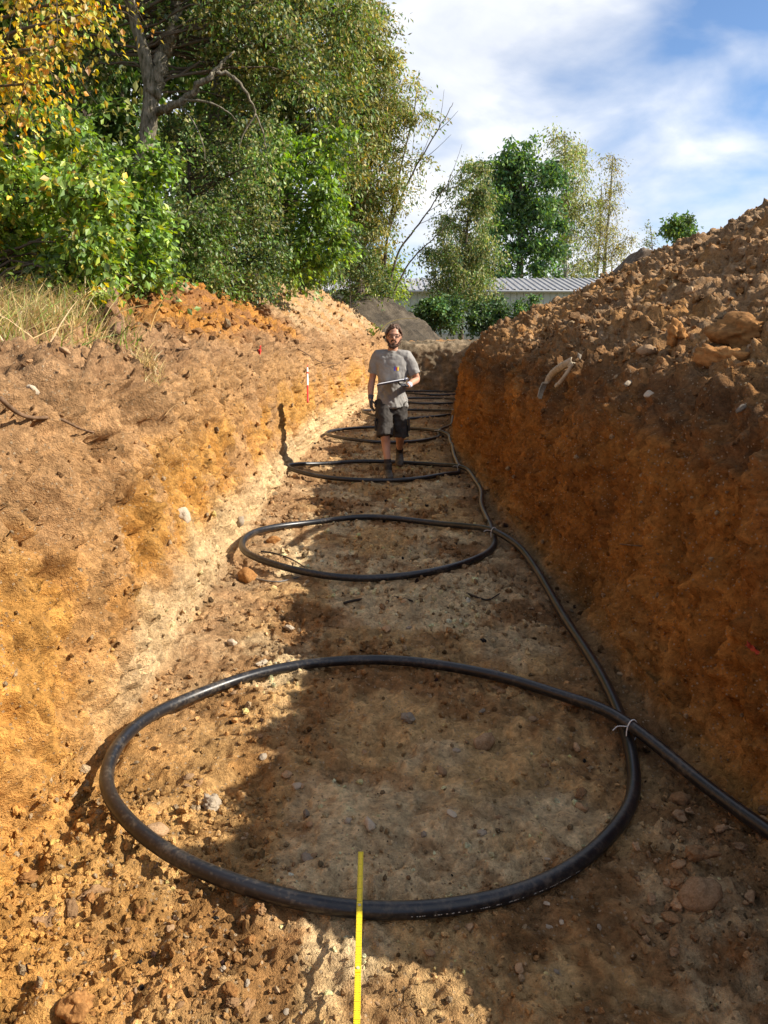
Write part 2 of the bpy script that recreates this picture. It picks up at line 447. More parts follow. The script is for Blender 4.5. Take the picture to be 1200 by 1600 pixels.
disp -= pit * (0.05 * wLB + 0.050 * kL + 0.016 * wFL + 0.018 * kR + 0.05 * wRH)
scr = fbm(B0 * np.array([.35, 1, 1]), 11.0, 4, 231, .55)
disp += scr * 0.011 * wFL
rimL = wLW * sstep(0.95, 1.25, Z)
disp += rimL * (0.030 * midf + 0.030 * clod + 0.014 * clod2)
disp -= pit2 * (0.03 * wLB + 0.065 * kL + 0.010 * wFL + 0.024 * kR)
# tooth marks of the digging bucket: parallel grooves in strokes down the walls
stroke = np.floor((Y + .30 * Z) / .55 + .35 * fbm(B0, 1.1, 2, 283))
s_on = sstep(.35, .55, hsh(stroke.astype(np.int64) + 900, (Z * 1.4 + stroke * .37).astype(np.int64) + 50, np.zeros(X.shape, np.int64), 5)) * sstep(.18, .38, Z) * (1 - sstep(1.15, 1.4, Z))
teeth = np.abs(np.sin((Y + .30 * Z + .012 * midf) * math.pi / .105 + stroke)) ** 1.5
disp += (teeth - .5) * .030 * s_on * (wLW + wRW) * (.5 + .5 * smear)
fade = np.minimum(1, 0.35 + 0.65 * sstep(-8, 0.5, Y))
# the split in the left bank where the grass tuft hangs
_bx, _by, _bz = project(B0)
def base_at(px, py):
    e = (_bx - px) ** 2 + (_by - py) ** 2 + np.where(Y < 0.8, 1e9, 0) + 400 * (TC > 9)
    r_, c_ = np.unravel_index(np.argmin(e), e.shape)
    return B0[r_, c_]
def groove(pts, w, depth, sy=1.0):
    global disp
    S_ = np.array([1, 1 / sy, 1]); Bs = B0 * S_
    q = [base_at(*p) * S_ for p in pts]
    best = np.full(X.shape, 9.0)
    for a, b_ in zip(q[:-1], q[1:]):
        ab = b_ - a; t = np.clip(((Bs - a) @ ab) / (ab @ ab), 0, 1)
        best = np.minimum(best, np.linalg.norm(Bs - a - t[..., None] * ab, axis=-1))
    disp = disp - depth * np.exp(-((best + 0.03 * midf) / w) ** 2)
groove([(206, 578), (218, 610), (232, 640), (240, 668)], 0.062, 0.34, 2.6)
groove([(186, 575), (198, 605), (212, 640)], 0.055, -0.07, 1.5)
groove([(282, 715), (286, 745), (292, 770)], 0.03, 0.05)
groove([(197, 800), (206, 830)], 0.05, 0.07)
groove([(46, 770), (56, 790)], 0.06, 0.07)
PT = B0 + N0 * (disp * fade)[..., None]
ZF = PT[..., 2]

# soil colours: layers of the ground and mottling
def C(*c): return np.array(c, np.float32)
tan, ochre, orange, pale = C(.46, .25, .098), C(.50, .25, .062), C(.44, .19, .036), C(.62, .435, .225)
brown, dark, greyg, greytan = C(.20, .11, .05), C(.10, .058, .03), C(.15, .125, .10), C(.38, .265, .15)
def lerp(a, b, t): return a + (b - a) * t[..., None]
nA, nB, nC, nD = fbm(B0, 1.3, 4, 101, 0.6), fbm(B0, 3.7, 4, 111, 0.6), fbm(B0, 9.5, 3, 121, 0.6), fbm(B0, 0.55, 3, 131)
zz = Z + 0.12 * nA + 0.05 * nB
ones = np.ones(X.shape, np.float32)
# left wall
cl = lerp(ones[..., None] * ochre, ones[..., None] * tan, sstep(-0.3, 0.25, nA))
cl = lerp(cl, ones[..., None] * orange, sstep(0.1, 0.5, nB) * 0.55)
cl = lerp(cl, ones[..., None] * C(.40, .225, .098), sstep(0.75, 1.15, zz) * 0.8)
cl = lerp(cl, ones[..., None] * (orange * 0.4 + ochre * 0.8), (1 - sstep(2.2, 3.6, Y)) * (1 - sstep(0.6, 1.0, zz)) * 0.7)
cl = lerp(cl, ones[..., None] * pale, (1 - sstep(0.24, 0.50, zz)) * sstep(2.4, 3.6, Y) * 0.8)
cl = lerp(cl, ones[..., None] * brown, sstep(1.25, 1.5, zz) * (0.35 + 0.3 * sstep(0, .4, nB)))
# left bank
cb = lerp(ones[..., None] * C(.38, .215, .098), ones[..., None] * C(.22, .115, .05), sstep(-0.1, 0.4, nB) * 0.7)
h1 = sstep(6.6, 7.6, Y) * (1 - sstep(13.0, 14.6, Y)) * sstep(1.5, 1.75, zz)
cb = lerp(cb, lerp(ones[..., None] * orange, ones[..., None] * C(.30, .135, .045), sstep(-.2, .3, nB)), h1 * 0.95)
h2 = sstep(14.2, 15.6, Y) * sstep(1.4, 1.9, zz)
cb = lerp(cb, lerp(ones[..., None] * C(.48, .32, .165), ones[..., None] * tan, sstep(-.2, .3, nB)), h2 * 0.9)
# floor
cf = lerp(ones[..., None] * C(.50, .295, .112), ones[..., None] * C(.62, .43, .21), sstep(-0.05, 0.35, nA) * 0.85)
cf = lerp(cf, ones[..., None] * C(.22, .098, .030), sstep(0.0, 0.5, fbm(B0, 2.2, 5, 141, 0.66)) * 0.85)
cf = lerp(cf, ones[..., None] * C(.27, .13, .045), sstep(0.18, 0.5, nB) * 0.6)
cf = lerp(cf, ones[..., None] * (orange * .6 + ochre * .45), np.exp(-((X + 1.1) / 0.55) ** 2) * (1 - sstep(2.4, 4.5, Y)) * 0.85)
cf = lerp(cf, ones[..., None] * greyg * 1.3, sstep(12, 22, Y) * 0.45)
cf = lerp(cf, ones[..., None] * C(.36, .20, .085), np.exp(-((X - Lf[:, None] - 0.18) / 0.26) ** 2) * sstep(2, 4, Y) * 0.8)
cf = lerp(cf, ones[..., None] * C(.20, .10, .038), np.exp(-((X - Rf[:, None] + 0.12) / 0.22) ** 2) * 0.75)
mott = fbm(B0, 6.5, 5, 251, 0.68)
cf = cf * np.clip(1.08 + .32 * mott, .4, 1.6)[..., None]
cf = lerp(cf, ones[..., None] * C(.16, .075, .026), sstep(.22, .55, mott) * .3)
# right wall
cr = lerp(ones[..., None] * C(.47, .22, .055), ones[..., None] * C(.38, .175, .045), sstep(-0.2, 0.3, nA))
cr = lerp(cr, ones[..., None] * C(.24, .105, .03), sstep(0.1, 0.6, nB) * 0.6)
cr = lerp(cr, ones[..., None] * ochre, sstep(0.2, 0.5, nD) * 0.5)
cr = lerp(cr, ones[..., None] * C(.44, .28, .105), (1 - sstep(0.16, 0.34, zz)) * 0.55)
cr = lerp(cr, ones[..., None] * C(.26, .15, .07), sstep(0.95, 1.3, zz) * 0.75)
streak = fbm(leanR * np.array([1, 1, .5]), 7.0, 4, 191, 0.6)
cr = cr * C(.86, .74, .62) * (1 + .28 * streak)[..., None]; cl = cl * (1 + .16 * fbm(lean * np.array([1, 1, .5]), 7.0, 4, 193, 0.6))[..., None]
cr = lerp(cr, ones[..., None] * dark, sstep(1.05, 1.3, zz) * sstep(0.0, 0.4, nB) * 0.6)
# right heap
ch = lerp(ones[..., None] * C(.36, .20, .085), ones[..., None] * C(.43, .22, .075), sstep(-0.1, 0.3, nA))
ch = lerp(ch, ones[..., None] * C(.42, .205, .065), sstep(0.05, 0.4, nB) * (1 - sstep(1.9, 2.9, Z)) * 0.85)
ch = lerp(ch, ones[..., None] * greytan, sstep(2.6, 3.3, zz) * 0.4)
ch = lerp(ch, ones[..., None] * brown, sstep(0.1, 0.4, nD) * 0.5)
ch = lerp(ch, ones[..., None] * greytan * 1.1, (wid2 > 0.8) * (clod2 > 0.2) * 0.5)
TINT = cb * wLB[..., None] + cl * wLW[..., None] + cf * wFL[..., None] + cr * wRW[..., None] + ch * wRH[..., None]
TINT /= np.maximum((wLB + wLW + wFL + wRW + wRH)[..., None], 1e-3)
TINT = TINT * (1 + 0.24 * nC + 0.16 * finef)[..., None]
TINT = TINT * (1 + (np.array([-.02, .05, .20]) * wFL[..., None] + np.array([0, .02, .08]) * (wLW + wLB)[..., None] + np.array([-.05, -.02, .08]) * wRH[..., None]))
TINT = np.clip(TINT, 0.012, 0.75)

def col_at(k): return int(np.argmin(abs(tcol - k)))
cBACK, cLIP, cLFT, cRFT, cRLIP, cHB = col_at(1.0), col_at(5.0), col_at(8.6), col_at(11.45), col_at(15.2), col_at(19.0)
def grid_obj(name, r0, r1, c0, c1):
    p = PT[r0:r1 + 1, c0:c1 + 1]; t = TINT[r0:r1 + 1, c0:c1 + 1]
    a, b = p.shape[:2]
    i, j = np.meshgrid(np.arange(a - 1), np.arange(b - 1), indexing='ij')
    F = np.stack([i * b + j, i * b + j + 1, (i + 1) * b + j + 1, (i + 1) * b + j], -1).reshape(-1, 4)
    return link(name, np_mesh(name, p.reshape(-1, 3), F, True, t.reshape(-1, 3)), mat=SOIL)
def row_at(d): return int(np.argmin(abs(rows - d)))
rA, rB, rEND2 = row_at(6.9), row_at(14.4), row_at(27.0)
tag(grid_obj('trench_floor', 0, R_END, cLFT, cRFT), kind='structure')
tag(grid_obj('trench_wall_left', 0, R_END, cLIP, cLFT), kind='structure')
tag(grid_obj('trench_wall_right', 0, R_END, cRFT, cRLIP), kind='structure')
tag(grid_obj('bank_ground', 0, rA, cBACK, cLIP), kind='structure')
tag(grid_obj('ground_back_left', 0, NR - 1, 0, cBACK), kind='structure')
tag(grid_obj('ground_back_right', 0, NR - 1, cHB, NC - 1), kind='structure')
tag(grid_obj('spoil_heap', rA, rB, cBACK, cLIP), 'low orange-brown earth heap on the left bank below the dark shrubs', 'spoil heap')
tag(grid_obj('spoil_heap', rB, rEND2, cBACK, cLIP), 'pale tan earth heap on the left bank beside the walking man', 'spoil heap')
tag(grid_obj('spoil_heap', 0, rEND2, cRLIP, cHB), 'huge brown stony earth heap rising along the right rim of the trench', 'spoil heap')
tag(grid_obj('ground_beyond_left', rEND2, NR - 1, cBACK, cLIP), kind='structure')
tag(grid_obj('ground_beyond_right', rEND2, NR - 1, cRLIP, cHB), kind='structure')

# visible soil surface as a point list, used to set things down on it
VPX, VPY, VZC = project(PT)
NORM = np.cross(np.gradient(PT, axis=1), np.gradient(PT, axis=0)); NORM /= np.linalg.norm(NORM, axis=-1)[..., None] + 1e-9
_valid = np.ones((NR, NC), bool); _valid[R_END + 1:, cLIP:cRLIP] = False; _valid[:row_at(0.8)] = False
def pick(px, py, tol=4.0):
    for k in (1, 2, 4, 8):
        m = _valid & (abs(VPX - px) < tol * k) & (abs(VPY - py) < tol * k)
        if m.any():
            idx = np.argwhere(m)
            z = VZC[m]; near = z < z.min() * 1.03
            idx = idx[near]
            e = (VPX[idx[:, 0], idx[:, 1]] - px) ** 2 + (VPY[idx[:, 0], idx[:, 1]] - py) ** 2
            r, c = idx[np.argmin(e)]
            return Vector(PT[r, c]), Vector(NORM[r, c])
    return None, None
_fl = slice(cLFT - 20, cRFT + 20)
def floor_z(x, y):
    r = int(np.clip(np.searchsorted(rows, y), 1, NR - 1))
    c = int(np.argmin(abs(PT[r, _fl, 0] - x)))
    w = PT[max(r - 3, 0):r + 4, _fl, :][:, max(c - 4, 0):c + 5, 2]
    return float(np.mean(w))

# far end of the trench, and the ground between the rims beyond it
def patch_grid(name, fn, nu, nv, colf, amp=0.05, f=3.0):
    u, v = np.meshgrid(np.linspace(0, 1, nu), np.linspace(0, 1, nv), indexing='ij')
    p = fn(u, v)
    du, dv = np.gradient(p, axis=0), np.gradient(p, axis=1)
    n = np.cross(du, dv); n /= np.linalg.norm(n, axis=-1)[..., None] + 1e-9
    w_, id_ = worley(p, 6.0, 61)
    h = amp * (fbm(p, f, 5, 201, 0.58) + 0.7 * np.clip(1 - (w_ / 0.6) ** 2, 0, 1) * id_)
    p = p + n * h[..., None]
    i, j = np.meshgrid(np.arange(nu - 1), np.arange(nv - 1), indexing='ij')
    F = np.stack([i * nv + j, (i + 1) * nv + j, (i + 1) * nv + j + 1, i * nv + j + 1], -1).reshape(-1, 4)
    return link(name, np_mesh(name, p.reshape(-1, 3), F, True, colf(p).reshape(-1, 3)), mat=SOIL)
xl, xr = float(Lf[R_END]), float(Rf[R_END])
def endw(u, v):
    x = xl - 0.9 + u * (xr - xl + 1.8); q = np.clip(v / 0.72, 0, 1); e = np.clip((v - 0.62) / 0.38, 0, 1)
    return np.stack([x, D_END - 0.14 + 0.22 * q + 1.0 * e ** 1.6 + 0.1 * np.sin(u * 5), 1.36 * q + 0.12 * e - 0.03], -1)
def endcol(p):
    t = fbm(p, 3.0, 4, 301, 0.6)
    c = lerp(np.ones(p.shape[:2])[..., None] * C(.15, .115, .075), np.ones(p.shape[:2])[..., None] * C(.27, .20, .125), sstep(-.3, .4, t))
    return np.clip(c * (1 + .3 * fbm(p, 11, 3, 302))[..., None], .02, .7)
tag(patch_grid('trench_wall_end', endw, 110, 70, endcol, 0.06, 3.5), kind='structure')
def bey(u, v):
    y = D_END + 0.75 + v * (36 - D_END)
    l_, r_ = np.interp(y, rows, PT[:, cLIP, 0]), np.interp(y, rows, PT[:, cRLIP, 0])
    x = l_ - 0.25 + u * (r_ - l_ + 0.5)
    return np.stack([x, y, 1.30 + 0.10 * np.sin(u * 3.1) * np.exp(-v * 3) + 0 * v], -1)
def beycol(p):
    t = fbm(p, 1.2, 4, 311, 0.6)
    return np.clip(lerp(np.ones(p.shape[:2])[..., None] * C(.40, .21, .085), np.ones(p.shape[:2])[..., None] * C(.26, .15, .07), sstep(-.2, .4, t)), .02, .7)
tag(patch_grid('ground_beyond_end', bey, 60, 160, beycol, 0.09, 1.6), kind='structure')

def mound(name, cxy, base, h, rx, ry, colf, label, seed, nr=70, na=110, amp=0.12, lean_=(0, 0), power=1.25):
    r, a = np.meshgrid(np.linspace(0, 1, nr), np.linspace(0, 2 * math.pi, na), indexing='ij')
    x, y = cxy[0] + rx * r * np.cos(a) + lean_[0] * (1 - r), cxy[1] + ry * r * np.sin(a) + lean_[1] * (1 - r)
    z = base + h * (1 - r ** power) * (1 - 0.25 * np.exp(-(r * 6) ** 2))
    p = np.stack([x, y, z], -1)
    q = p.copy(); q[:, -1] = q[:, 0]; p = q
    w_, id_ = worley(p, 4.0, seed)
    p[..., 2] += amp * fbm(p, 1.6, 6, seed, 0.58) + amp * .5 * np.clip(1 - (w_ / .6) ** 2, 0, 1) * id_
    p[:, -1] = p[:, 0]
    i, j = np.meshgrid(np.arange(nr - 1), np.arange(na - 1), indexing='ij')
    F = np.stack([i * na + j, (i + 1) * na + j, (i + 1) * na + j + 1, i * na + j + 1], -1).reshape(-1, 4)
    return tag(link(name, np_mesh(name, p.reshape(-1, 3), F, True, colf(p).reshape(-1, 3)), mat=SOIL), label, 'spoil heap')
def mcol(a, b, s):
    def f(p):
        t = fbm(p, 1.7, 5, s, 0.6)
        return np.clip(lerp(np.ones(p.shape[:2])[..., None] * a, np.ones(p.shape[:2])[..., None] * b, sstep(-.25, .3, t)) * (1 + .25 * fbm(p, 9, 3, s + 5))[..., None], .02, .7)
    return f
mound('spoil_heap', (-0.95, 27.0), 1.1, 2.15, 3.5, 3.3, mcol(C(.060, .050, .038), C(.105, .085, .062), 401), 'dark grey gravelly heap behind the man at the trench end', 402, amp=0.16)
mound('spoil_heap', (7.6, 21.8), 1.4, 2.95, 3.2, 3.0, mcol(C(.22, .17, .125), C(.15, .105, .07), 411), 'small dark brown mound peeking over the right heap below a green treetop', 412)
mound('spoil_heap', (6.5, 28.0), 1.3, 1.8, 2.3, 2.4, mcol(C(.34, .21, .11), C(.24, .145, .07), 421), 'low brown mound in front of the pale building, right end', 422, amp=0.22)

# ground sheet to the horizon, with the dug-up area left open
gx0, gx1, gy0, gy1 = -11.5, 15.5, -7.5, 35.5
gv = [(-1500, -1500), (1500, -1500), (1500, 1500), (-1500, 1500), (gx0, gy0), (gx1, gy0), (gx1, gy1), (gx0, gy1)]
gm = py_mesh('ground', [(x, y, 1.36) for x, y in gv], [(0, 1, 5, 4), (1, 2, 6, 5), (2, 3, 7, 6), (3, 0, 4, 7)])
tag(link('ground', gm, mat=plain('field', (0.10, 0.12, 0.035), 0.95, 0.1, c2=(0.20, 0.16, 0.07), nscale=0.8)), kind='structure')

# ------------------------------------------------------------------ the black pipe laid in overlapping loops
def build_pipe():
    r = 0.0262
    path = []          # x, y, extra height
    def loop(c, rx, ry, prev_y):
        x0, y0 = c
        return [(x0 + 1.00 * rx, y0 + 0.16 * ry, .058), (x0 + 0.80 * rx, y0 + 0.50 * ry, .03), (x0 + 0.42 * rx, y0 + 0.86 * ry, .012), (x0 - .08 * rx, y0 + 1.0 * ry, .02),
                (x0 - 0.58 * rx, y0 + 0.82 * ry, .012), (x0 - 0.92 * rx, y0 + 0.42 * ry, .03), (x0 - 1.03 * rx, y0 - 0.06 * ry, .05), (x0 - 0.90 * rx, y0 - 0.52 * ry, .05),
                (x0 - 0.55 * rx, y0 - 0.86 * ry, .035), (x0 - 0.06 * rx, y0 - 1.0 * ry, .012), (x0 + 0.45 * rx, y0 - 0.86 * ry, .004), (x0 + 0.82 * rx, y0 - 0.48 * ry, .004), (x0 + 0.985 * rx, y0 - 0.04 * ry, .0)]
    loops = [((-0.01, 2.82), 1.03, 0.90), ((-0.10, 6.02), 1.01, 0.86), ((-0.11, 9.45), 1.06, 0.66), ((0.0, 12.95), 0.95, 1.05),
             ((0.55, 16.35), 0.98, 0.85), ((1.0, 19.45), 0.98, 0.85), ((1.45, 22.2), 0.95, 0.75)]
    path += [(1.72, 0.9, .03), (1.44, 1.75, .03), (1.24, 2.38, .03)]
    ties = []
    for k, (c, rx, ry) in enumerate(loops):
        lp = loop(c, rx, ry, 0)
        if k == 0: lp[0] = (1.045, 2.95, .058)
        path += lp
        ties.append(Vector(lp[0][:2] + (0,)))
        if k + 1 < len(loops):
            c2, rx2, ry2 = loops[k + 1]
            x1, y1 = lp[0][0], lp[0][1]
            x2, y2 = c2[0] + rx2, c2[1] + 0.16 * ry2
            dy = y2 - y1
            path += [(x1 + 0.035, y1 + 0.16 * dy, .003), (max(x1, 0.5 * (x1 + x2)) + 0.05, y1 + 0.42 * dy, .003), (x2 + 0.19, y1 + 0.72 * dy, .003), (x2 + 0.14, y1 + 0.90 * dy, .025)]
    pts = catmull(np.array(path), 12)
    for p in pts:
        rr = np.interp(p[1], rows, Rf); ll = np.interp(p[1], rows, Lf)
        if p[1] > 2.5: p[0] = min(p[0], rr - 0.06)
        p[0] = max(p[0], ll - 0.03)
    fz = np.array([min(floor_z(min(max(p[0], np.interp(p[1], rows, Lf) + .12), np.interp(p[1], rows, Rf) - .12), p[1]), .07) for p in pts])
    for k in range(40):
        if k < 12: pts[1:-1, :] = .25 * pts[:-2, :] + .5 * pts[1:-1, :] + .25 * pts[2:, :]
        fz[1:-1] = .25 * fz[:-2] + .5 * fz[1:-1] + .25 * fz[2:]
    pts[:, 2] += fz + r
    V, F = tube(pts, r, 14)
    m, n, l, b = new_mat('black_pe_pipe')
    geo = n.new('ShaderNodeNewGeometry')
    a1 = add(n, 'ShaderNodeTexNoise', Scale=6.0, Detail=8.0, Roughness=0.7); a2 = add(n, 'ShaderNodeTexNoise', Scale=60.0, Detail=5.0, Roughness=0.6)
    for x in (a1, a2): l.new(geo.outputs['Position'], x.inputs['Vector'])
    rr = n.new('ShaderNodeMapRange'); rr.inputs['From Min'].default_value = 0.50; rr.inputs['From Max'].default_value = 0.78; rr.inputs['To Max'].default_value = 0.55
    ml = n.new('ShaderNodeMath'); ml.operation = 'MULTIPLY_ADD'; ml.inputs[1].default_value = 0.5
    sub = n.new('ShaderNodeMath'); sub.operation = 'MULTIPLY'; sub.inputs[1].default_value = 0.5
    l.new(a2.outputs['Fac'], sub.inputs[0]); l.new(a1.outputs['Fac'], ml.inputs[0]); l.new(sub.outputs[0], ml.inputs[2]); l.new(ml.outputs[0], rr.inputs['Value'])
    mx = n.new('ShaderNodeMixRGB'); mx.inputs[1].default_value = (.010, .010, .012, 1); mx.inputs[2].default_value = (.24, .185, .125, 1)
    l.new(rr.outputs[0], mx.inputs[0]); l.new(mx.outputs[0], b.inputs['Base Color'])
    r2 = n.new('ShaderNodeMapRange'); r2.inputs['To Min'].default_value = 0.34; r2.inputs['To Max'].default_value = 0.8
    l.new(rr.outputs[0], r2.inputs['Value']); l.new(r2.outputs[0], b.inputs['Roughness'])
    b.inputs['Specular IOR Level'].default_value = 0.5
    root = tag(link('plastic_pipe', np_mesh('plastic_pipe', V, F), mat=m), 'long black plastic pipe laid in overlapping loops along the trench floor', 'pipe')
    mt = plain('white_nylon', (.75, .74, .70), 0.45, 0.4)
    for t in ties[:4]:                       # a cable tie round every crossing
        i = int(np.argmin(np.hypot(pts[:, 0] - t.x, pts[:, 1] - t.y)))
        tn = pts[i + 1] - pts[i - 1]; tn /= np.linalg.norm(tn)
        s = np.cross(tn, [0, 0, 1.0]); s /= np.linalg.norm(s)
        a = np.linspace(0, 2 * math.pi, 26)
        cpt = pts[i] + np.array([0, 0, -0.022])
        ring = cpt + (np.cos(a) * .030)[:, None] * s + (np.sin(a) * .054)[:, None] * np.array([0, 0, 1.0])
        parts = [tube(ring, .0028, 6)]
        tail = [cpt - s * .030 + np.array([0, 0, .03]), cpt - s * .07 - tn * -.01 + np.array([0, 0, .035]), cpt - s * .105 + np.array([0, 0, .03])]
        parts.append(tube(catmull(tail, 5), .0022, 6))
        v, f = merge(parts)
        link('cable_tie', np_mesh('cable_tie', v, f), root, mt)
    # worn white print along the near arc
    sel = [i for i in range(len(pts)) if 0.04 < pts[i][0] < 0.62 and pts[i][1] < 2.5]
    vs, fs = [], []
    for i in sel:
        tn = pts[i + 1] - pts[i - 1]; tn /= np.linalg.norm(tn)
        o = np.cross(tn, [0, 0, 1.0]); o /= np.linalg.norm(o)
        if o[1] > 0: o = -o
        seg = np.linalg.norm(pts[i + 1] - pts[i])
        t = 0.0
        while t < seg:
            ln = random.choice([.004, .006, .010, .003])
            if random.random() < 0.6:
                c0 = pts[i] + tn * t
                def q(s_, an): return c0 + tn * s_ + o * math.cos(an) * (r + .0006) + np.array([0, 0, 1.0]) * math.sin(an) * (r + .0006)
                k = len(vs); vs += [q(0, -.05), q(ln, -.05), q(ln, .06), q(0, .06)]; fs.append((k, k + 1, k + 2, k + 3))
            t += ln + random.choice([.003, .004, .012])
    if vs: link('printed_line', py_mesh('printed_line', vs, fs), root, plain('pipe_print', (.45, .43, .38), 0.7))['kind'] = 'stuff'
    return root, pts
PIPE, PIPE_PTS = build_pipe()

# ------------------------------------------------------------------ vegetation
DENS = [1.5, 1.5]
def leaf_quads(c, d, size, aspect, col, rng, fold=0.25, up_bias=0.5):
    """c: leaf base points, d: direction from base to tip; one folded kite per leaf"""
    n = len(c)
    d = d / (np.linalg.norm(d, axis=1)[:, None] + 1e-9)
    rnd = rng.normal(size=(n, 3)); rnd[:, 2] += up_bias * 2
    s = np.cross(d, rnd); s /= np.linalg.norm(s, axis=1)[:, None] + 1e-9
    nn = np.cross(s, d)
    L = (size * rng.uniform(0.6, 1.25, n))[:, None]; W = L * aspect * 0.5
    v = np.empty((n, 4, 3))
    v[:, 0] = c; v[:, 2] = c + d * L
    mid = c + d * L * 0.45 + nn * (W * fold)
    v[:, 1] = mid + s * W; v[:, 3] = mid - s * W
    f = np.arange(n * 4).reshape(n, 4)
    return v.reshape(-1, 3), f, np.repeat(col, 4, 0)
def palette(n, cols, weights, rng, var=0.22):
    cols = np.asarray(cols, float); k = rng.choice(len(cols), n, p=np.asarray(weights, float) / sum(weights))
    return np.clip(cols[k] * 1.14 * (1 + rng.normal(size=(n, 1)) * var) * (1 + rng.normal(size=(n, 3)) * 0.06), 0.004, 0.85)
def sprays(centers, radii, n_twigs, n_leaves, size, aspect, cols, weights, rng, droop=0.3, jit=0.16, flat=0.75, out_from=None, twig_r=0.004, twig_keep=0.35):
    n_twigs, n_leaves = int(n_twigs * DENS[0]), int(n_leaves * DENS[1])
    LV, LF, LC, TW = [], [], [], []
    k = 0
    for c, r in zip(centers, radii):
        c = np.asarray(c, float)
        tone = np.clip(1 + rng.normal() * 0.24, .5, 1.6)
        for t in range(n_twigs):
            d = rng.normal(size=3); d[2] = d[2] * flat + 0.15
            if out_from is not None:
                o = c - np.asarray(out_from); d += 0.7 * o / (np.linalg.norm(o) + 1e-9)
            d /= np.linalg.norm(d)
            ln = r * rng.uniform(0.6, 1.25)
            tt = np.sort(rng.uniform(0.12, 1.0, n_leaves))
            p = c + d * (tt * ln)[:, None]; p[:, 2] -= droop * r * tt ** 2
            p += rng.normal(size=p.shape) * (jit * r) * (0.4 + 0.6 * tt)[:, None]
            ld = d * 0.6 + rng.normal(size=p.shape) * 0.75; ld[:, 2] -= 0.35 + droop
            v, f, cc = leaf_quads(p, ld, size, aspect, palette(n_leaves, cols, weights, rng) * tone, rng)
            LV.append(v); LF.append(f + k); LC.append(cc); k += len(v)
            if rng.random() < twig_keep:
                q = np.linspace(0, 1, 4)
                tp = c + d * (q * ln)[:, None]; tp[:, 2] -= droop * r * q ** 2
                TW.append(tube(tp, np.linspace(twig_r, twig_r * .4, 4), 4))
    return np.vstack(LV), np.vstack(LF), np.vstack(LC), TW
def limb_path(a, b, rng, sag=0.12, n=7):
    a, b = np.asarray(a, float), np.asarray(b, float)
    t = np.linspace(0, 1, n)[:, None]
    ln = np.linalg.norm(b - a)
    m = (a + b) / 2 + np.array([0, 0, sag * ln]) + rng.normal(size=3) * 0.07 * ln
    p = (1 - t) ** 2 * a + 2 * t * (1 - t) * m + t ** 2 * b
    p[1:-1] += rng.normal(size=(n - 2, 3)) * 0.02 * ln
    return p
def ellipsoid_pts(n, c, r, rng, shell=0.55):
    out = []
    while len(out) < n:
        p = rng.normal(size=3); p /= np.linalg.norm(p)
        q = (shell + (1 - shell) * rng.random()) if rng.random() < 0.75 else rng.random() * shell
        out.append(np.asarray(c) + p * q * np.asarray(r))
    return np.array(out)
def make_tree(name, label, cat, trunk, trunk_r, centers, clump_r, n_twigs, n_leaves, size, aspect, cols, weights, seed, droop=0.3, group=None, bark=None, limbs=True, limb_r=0.35, jit=0.16, extra=None, flat=0.75, twig_keep=0.35, twig_r=0.004):
    rng = np.random.default_rng(seed)
    trunk = np.asarray(trunk, float)
    base = trunk[0].copy()
    root = tag(empty(name, tuple(base)), label, cat, group)
    tp = catmull(trunk, 6)
    rr = np.linspace(1, 0.32, len(tp)) * trunk_r
    rr[:3] *= np.array([1.35, 1.2, 1.08])
    parts = [tube(tp - base, rr, 12, 0.16, rng)]
    if extra:
        for e, r0, r1 in extra:
            ep = catmull(np.asarray(e, float), 6); ep[1:-1] += rng.normal(size=ep[1:-1].shape) * r0 * .22; parts.append(tube(ep - base, np.linspace(r0, r1, len(ep)), 9, 0.14, rng))
    v, f = merge(parts)
    link('trunk', np_mesh('trunk', v, f), root, bark or M_BARK)
    centers = np.asarray(centers, float)
    radii = clump_r * rng.uniform(0.7, 1.3, len(centers))
    lv, lf, lc, tw = sprays(centers, radii, n_twigs, n_leaves, size, aspect, cols, weights, rng, droop, jit, flat, twig_keep=twig_keep, twig_r=twig_r)
    link('crown', np_mesh('crown', lv - base, lf, False, lc), root, LEAF)
    if limbs:
        lp = []
        for c in centers:
            cand = tp[len(tp) // 4:]
            sc = np.linalg.norm(cand - c, axis=1) + 1.6 * np.clip(cand[:, 2] - c[2] + 0.15 * np.linalg.norm(cand[:, :2] - c[:2], axis=1), 0, None)
            i = int(np.argmin(sc)); a = cand[i]
            ln = np.linalg.norm(c - a)
            r0 = min(rr[len(tp) // 4 + i] * 0.6, limb_r * 0.05 * (0.4 + ln * 0.5))
            lp.append(tube(limb_path(a, c, rng) - base, np.linspace(r0, max(r0 * .22, .004), 7), 6, 0.1, rng))
        lp += [(t[0] - base, t[1]) for t in tw]
        v, f = merge(lp)
        link('branches', np_mesh('branches', v, f), root, M_TWIG)
    return root
def A(px, py, d): return np.array(P(px, py, d))
def cloud(n, px0, px1, py0, py1, d0, d1, rng, zmin=1.8):
    out = []
    while len(out) < n:
        p = A(rng.uniform(px0, px1), rng.uniform(py0, py1), rng.uniform(d0, d1))
        if p[2] > zmin: out.append(p)
    return np.array(out)
G_BRIGHT, G_MID, G_DARK, G_OLIVE, G_YEL, G_ORG = (.17, .27, .042), (.105, .175, .035), (.055, .095, .027), (.20, .205, .06), (.62, .44, .05), (.56, .26, .035)
G_LIME, G_BLUE, G_GOLD, G_PALE = (.30, .37, .055), (.065, .135, .055), (.33, .26, .06), (.30, .30, .12)
rg = np.random.default_rng(5)

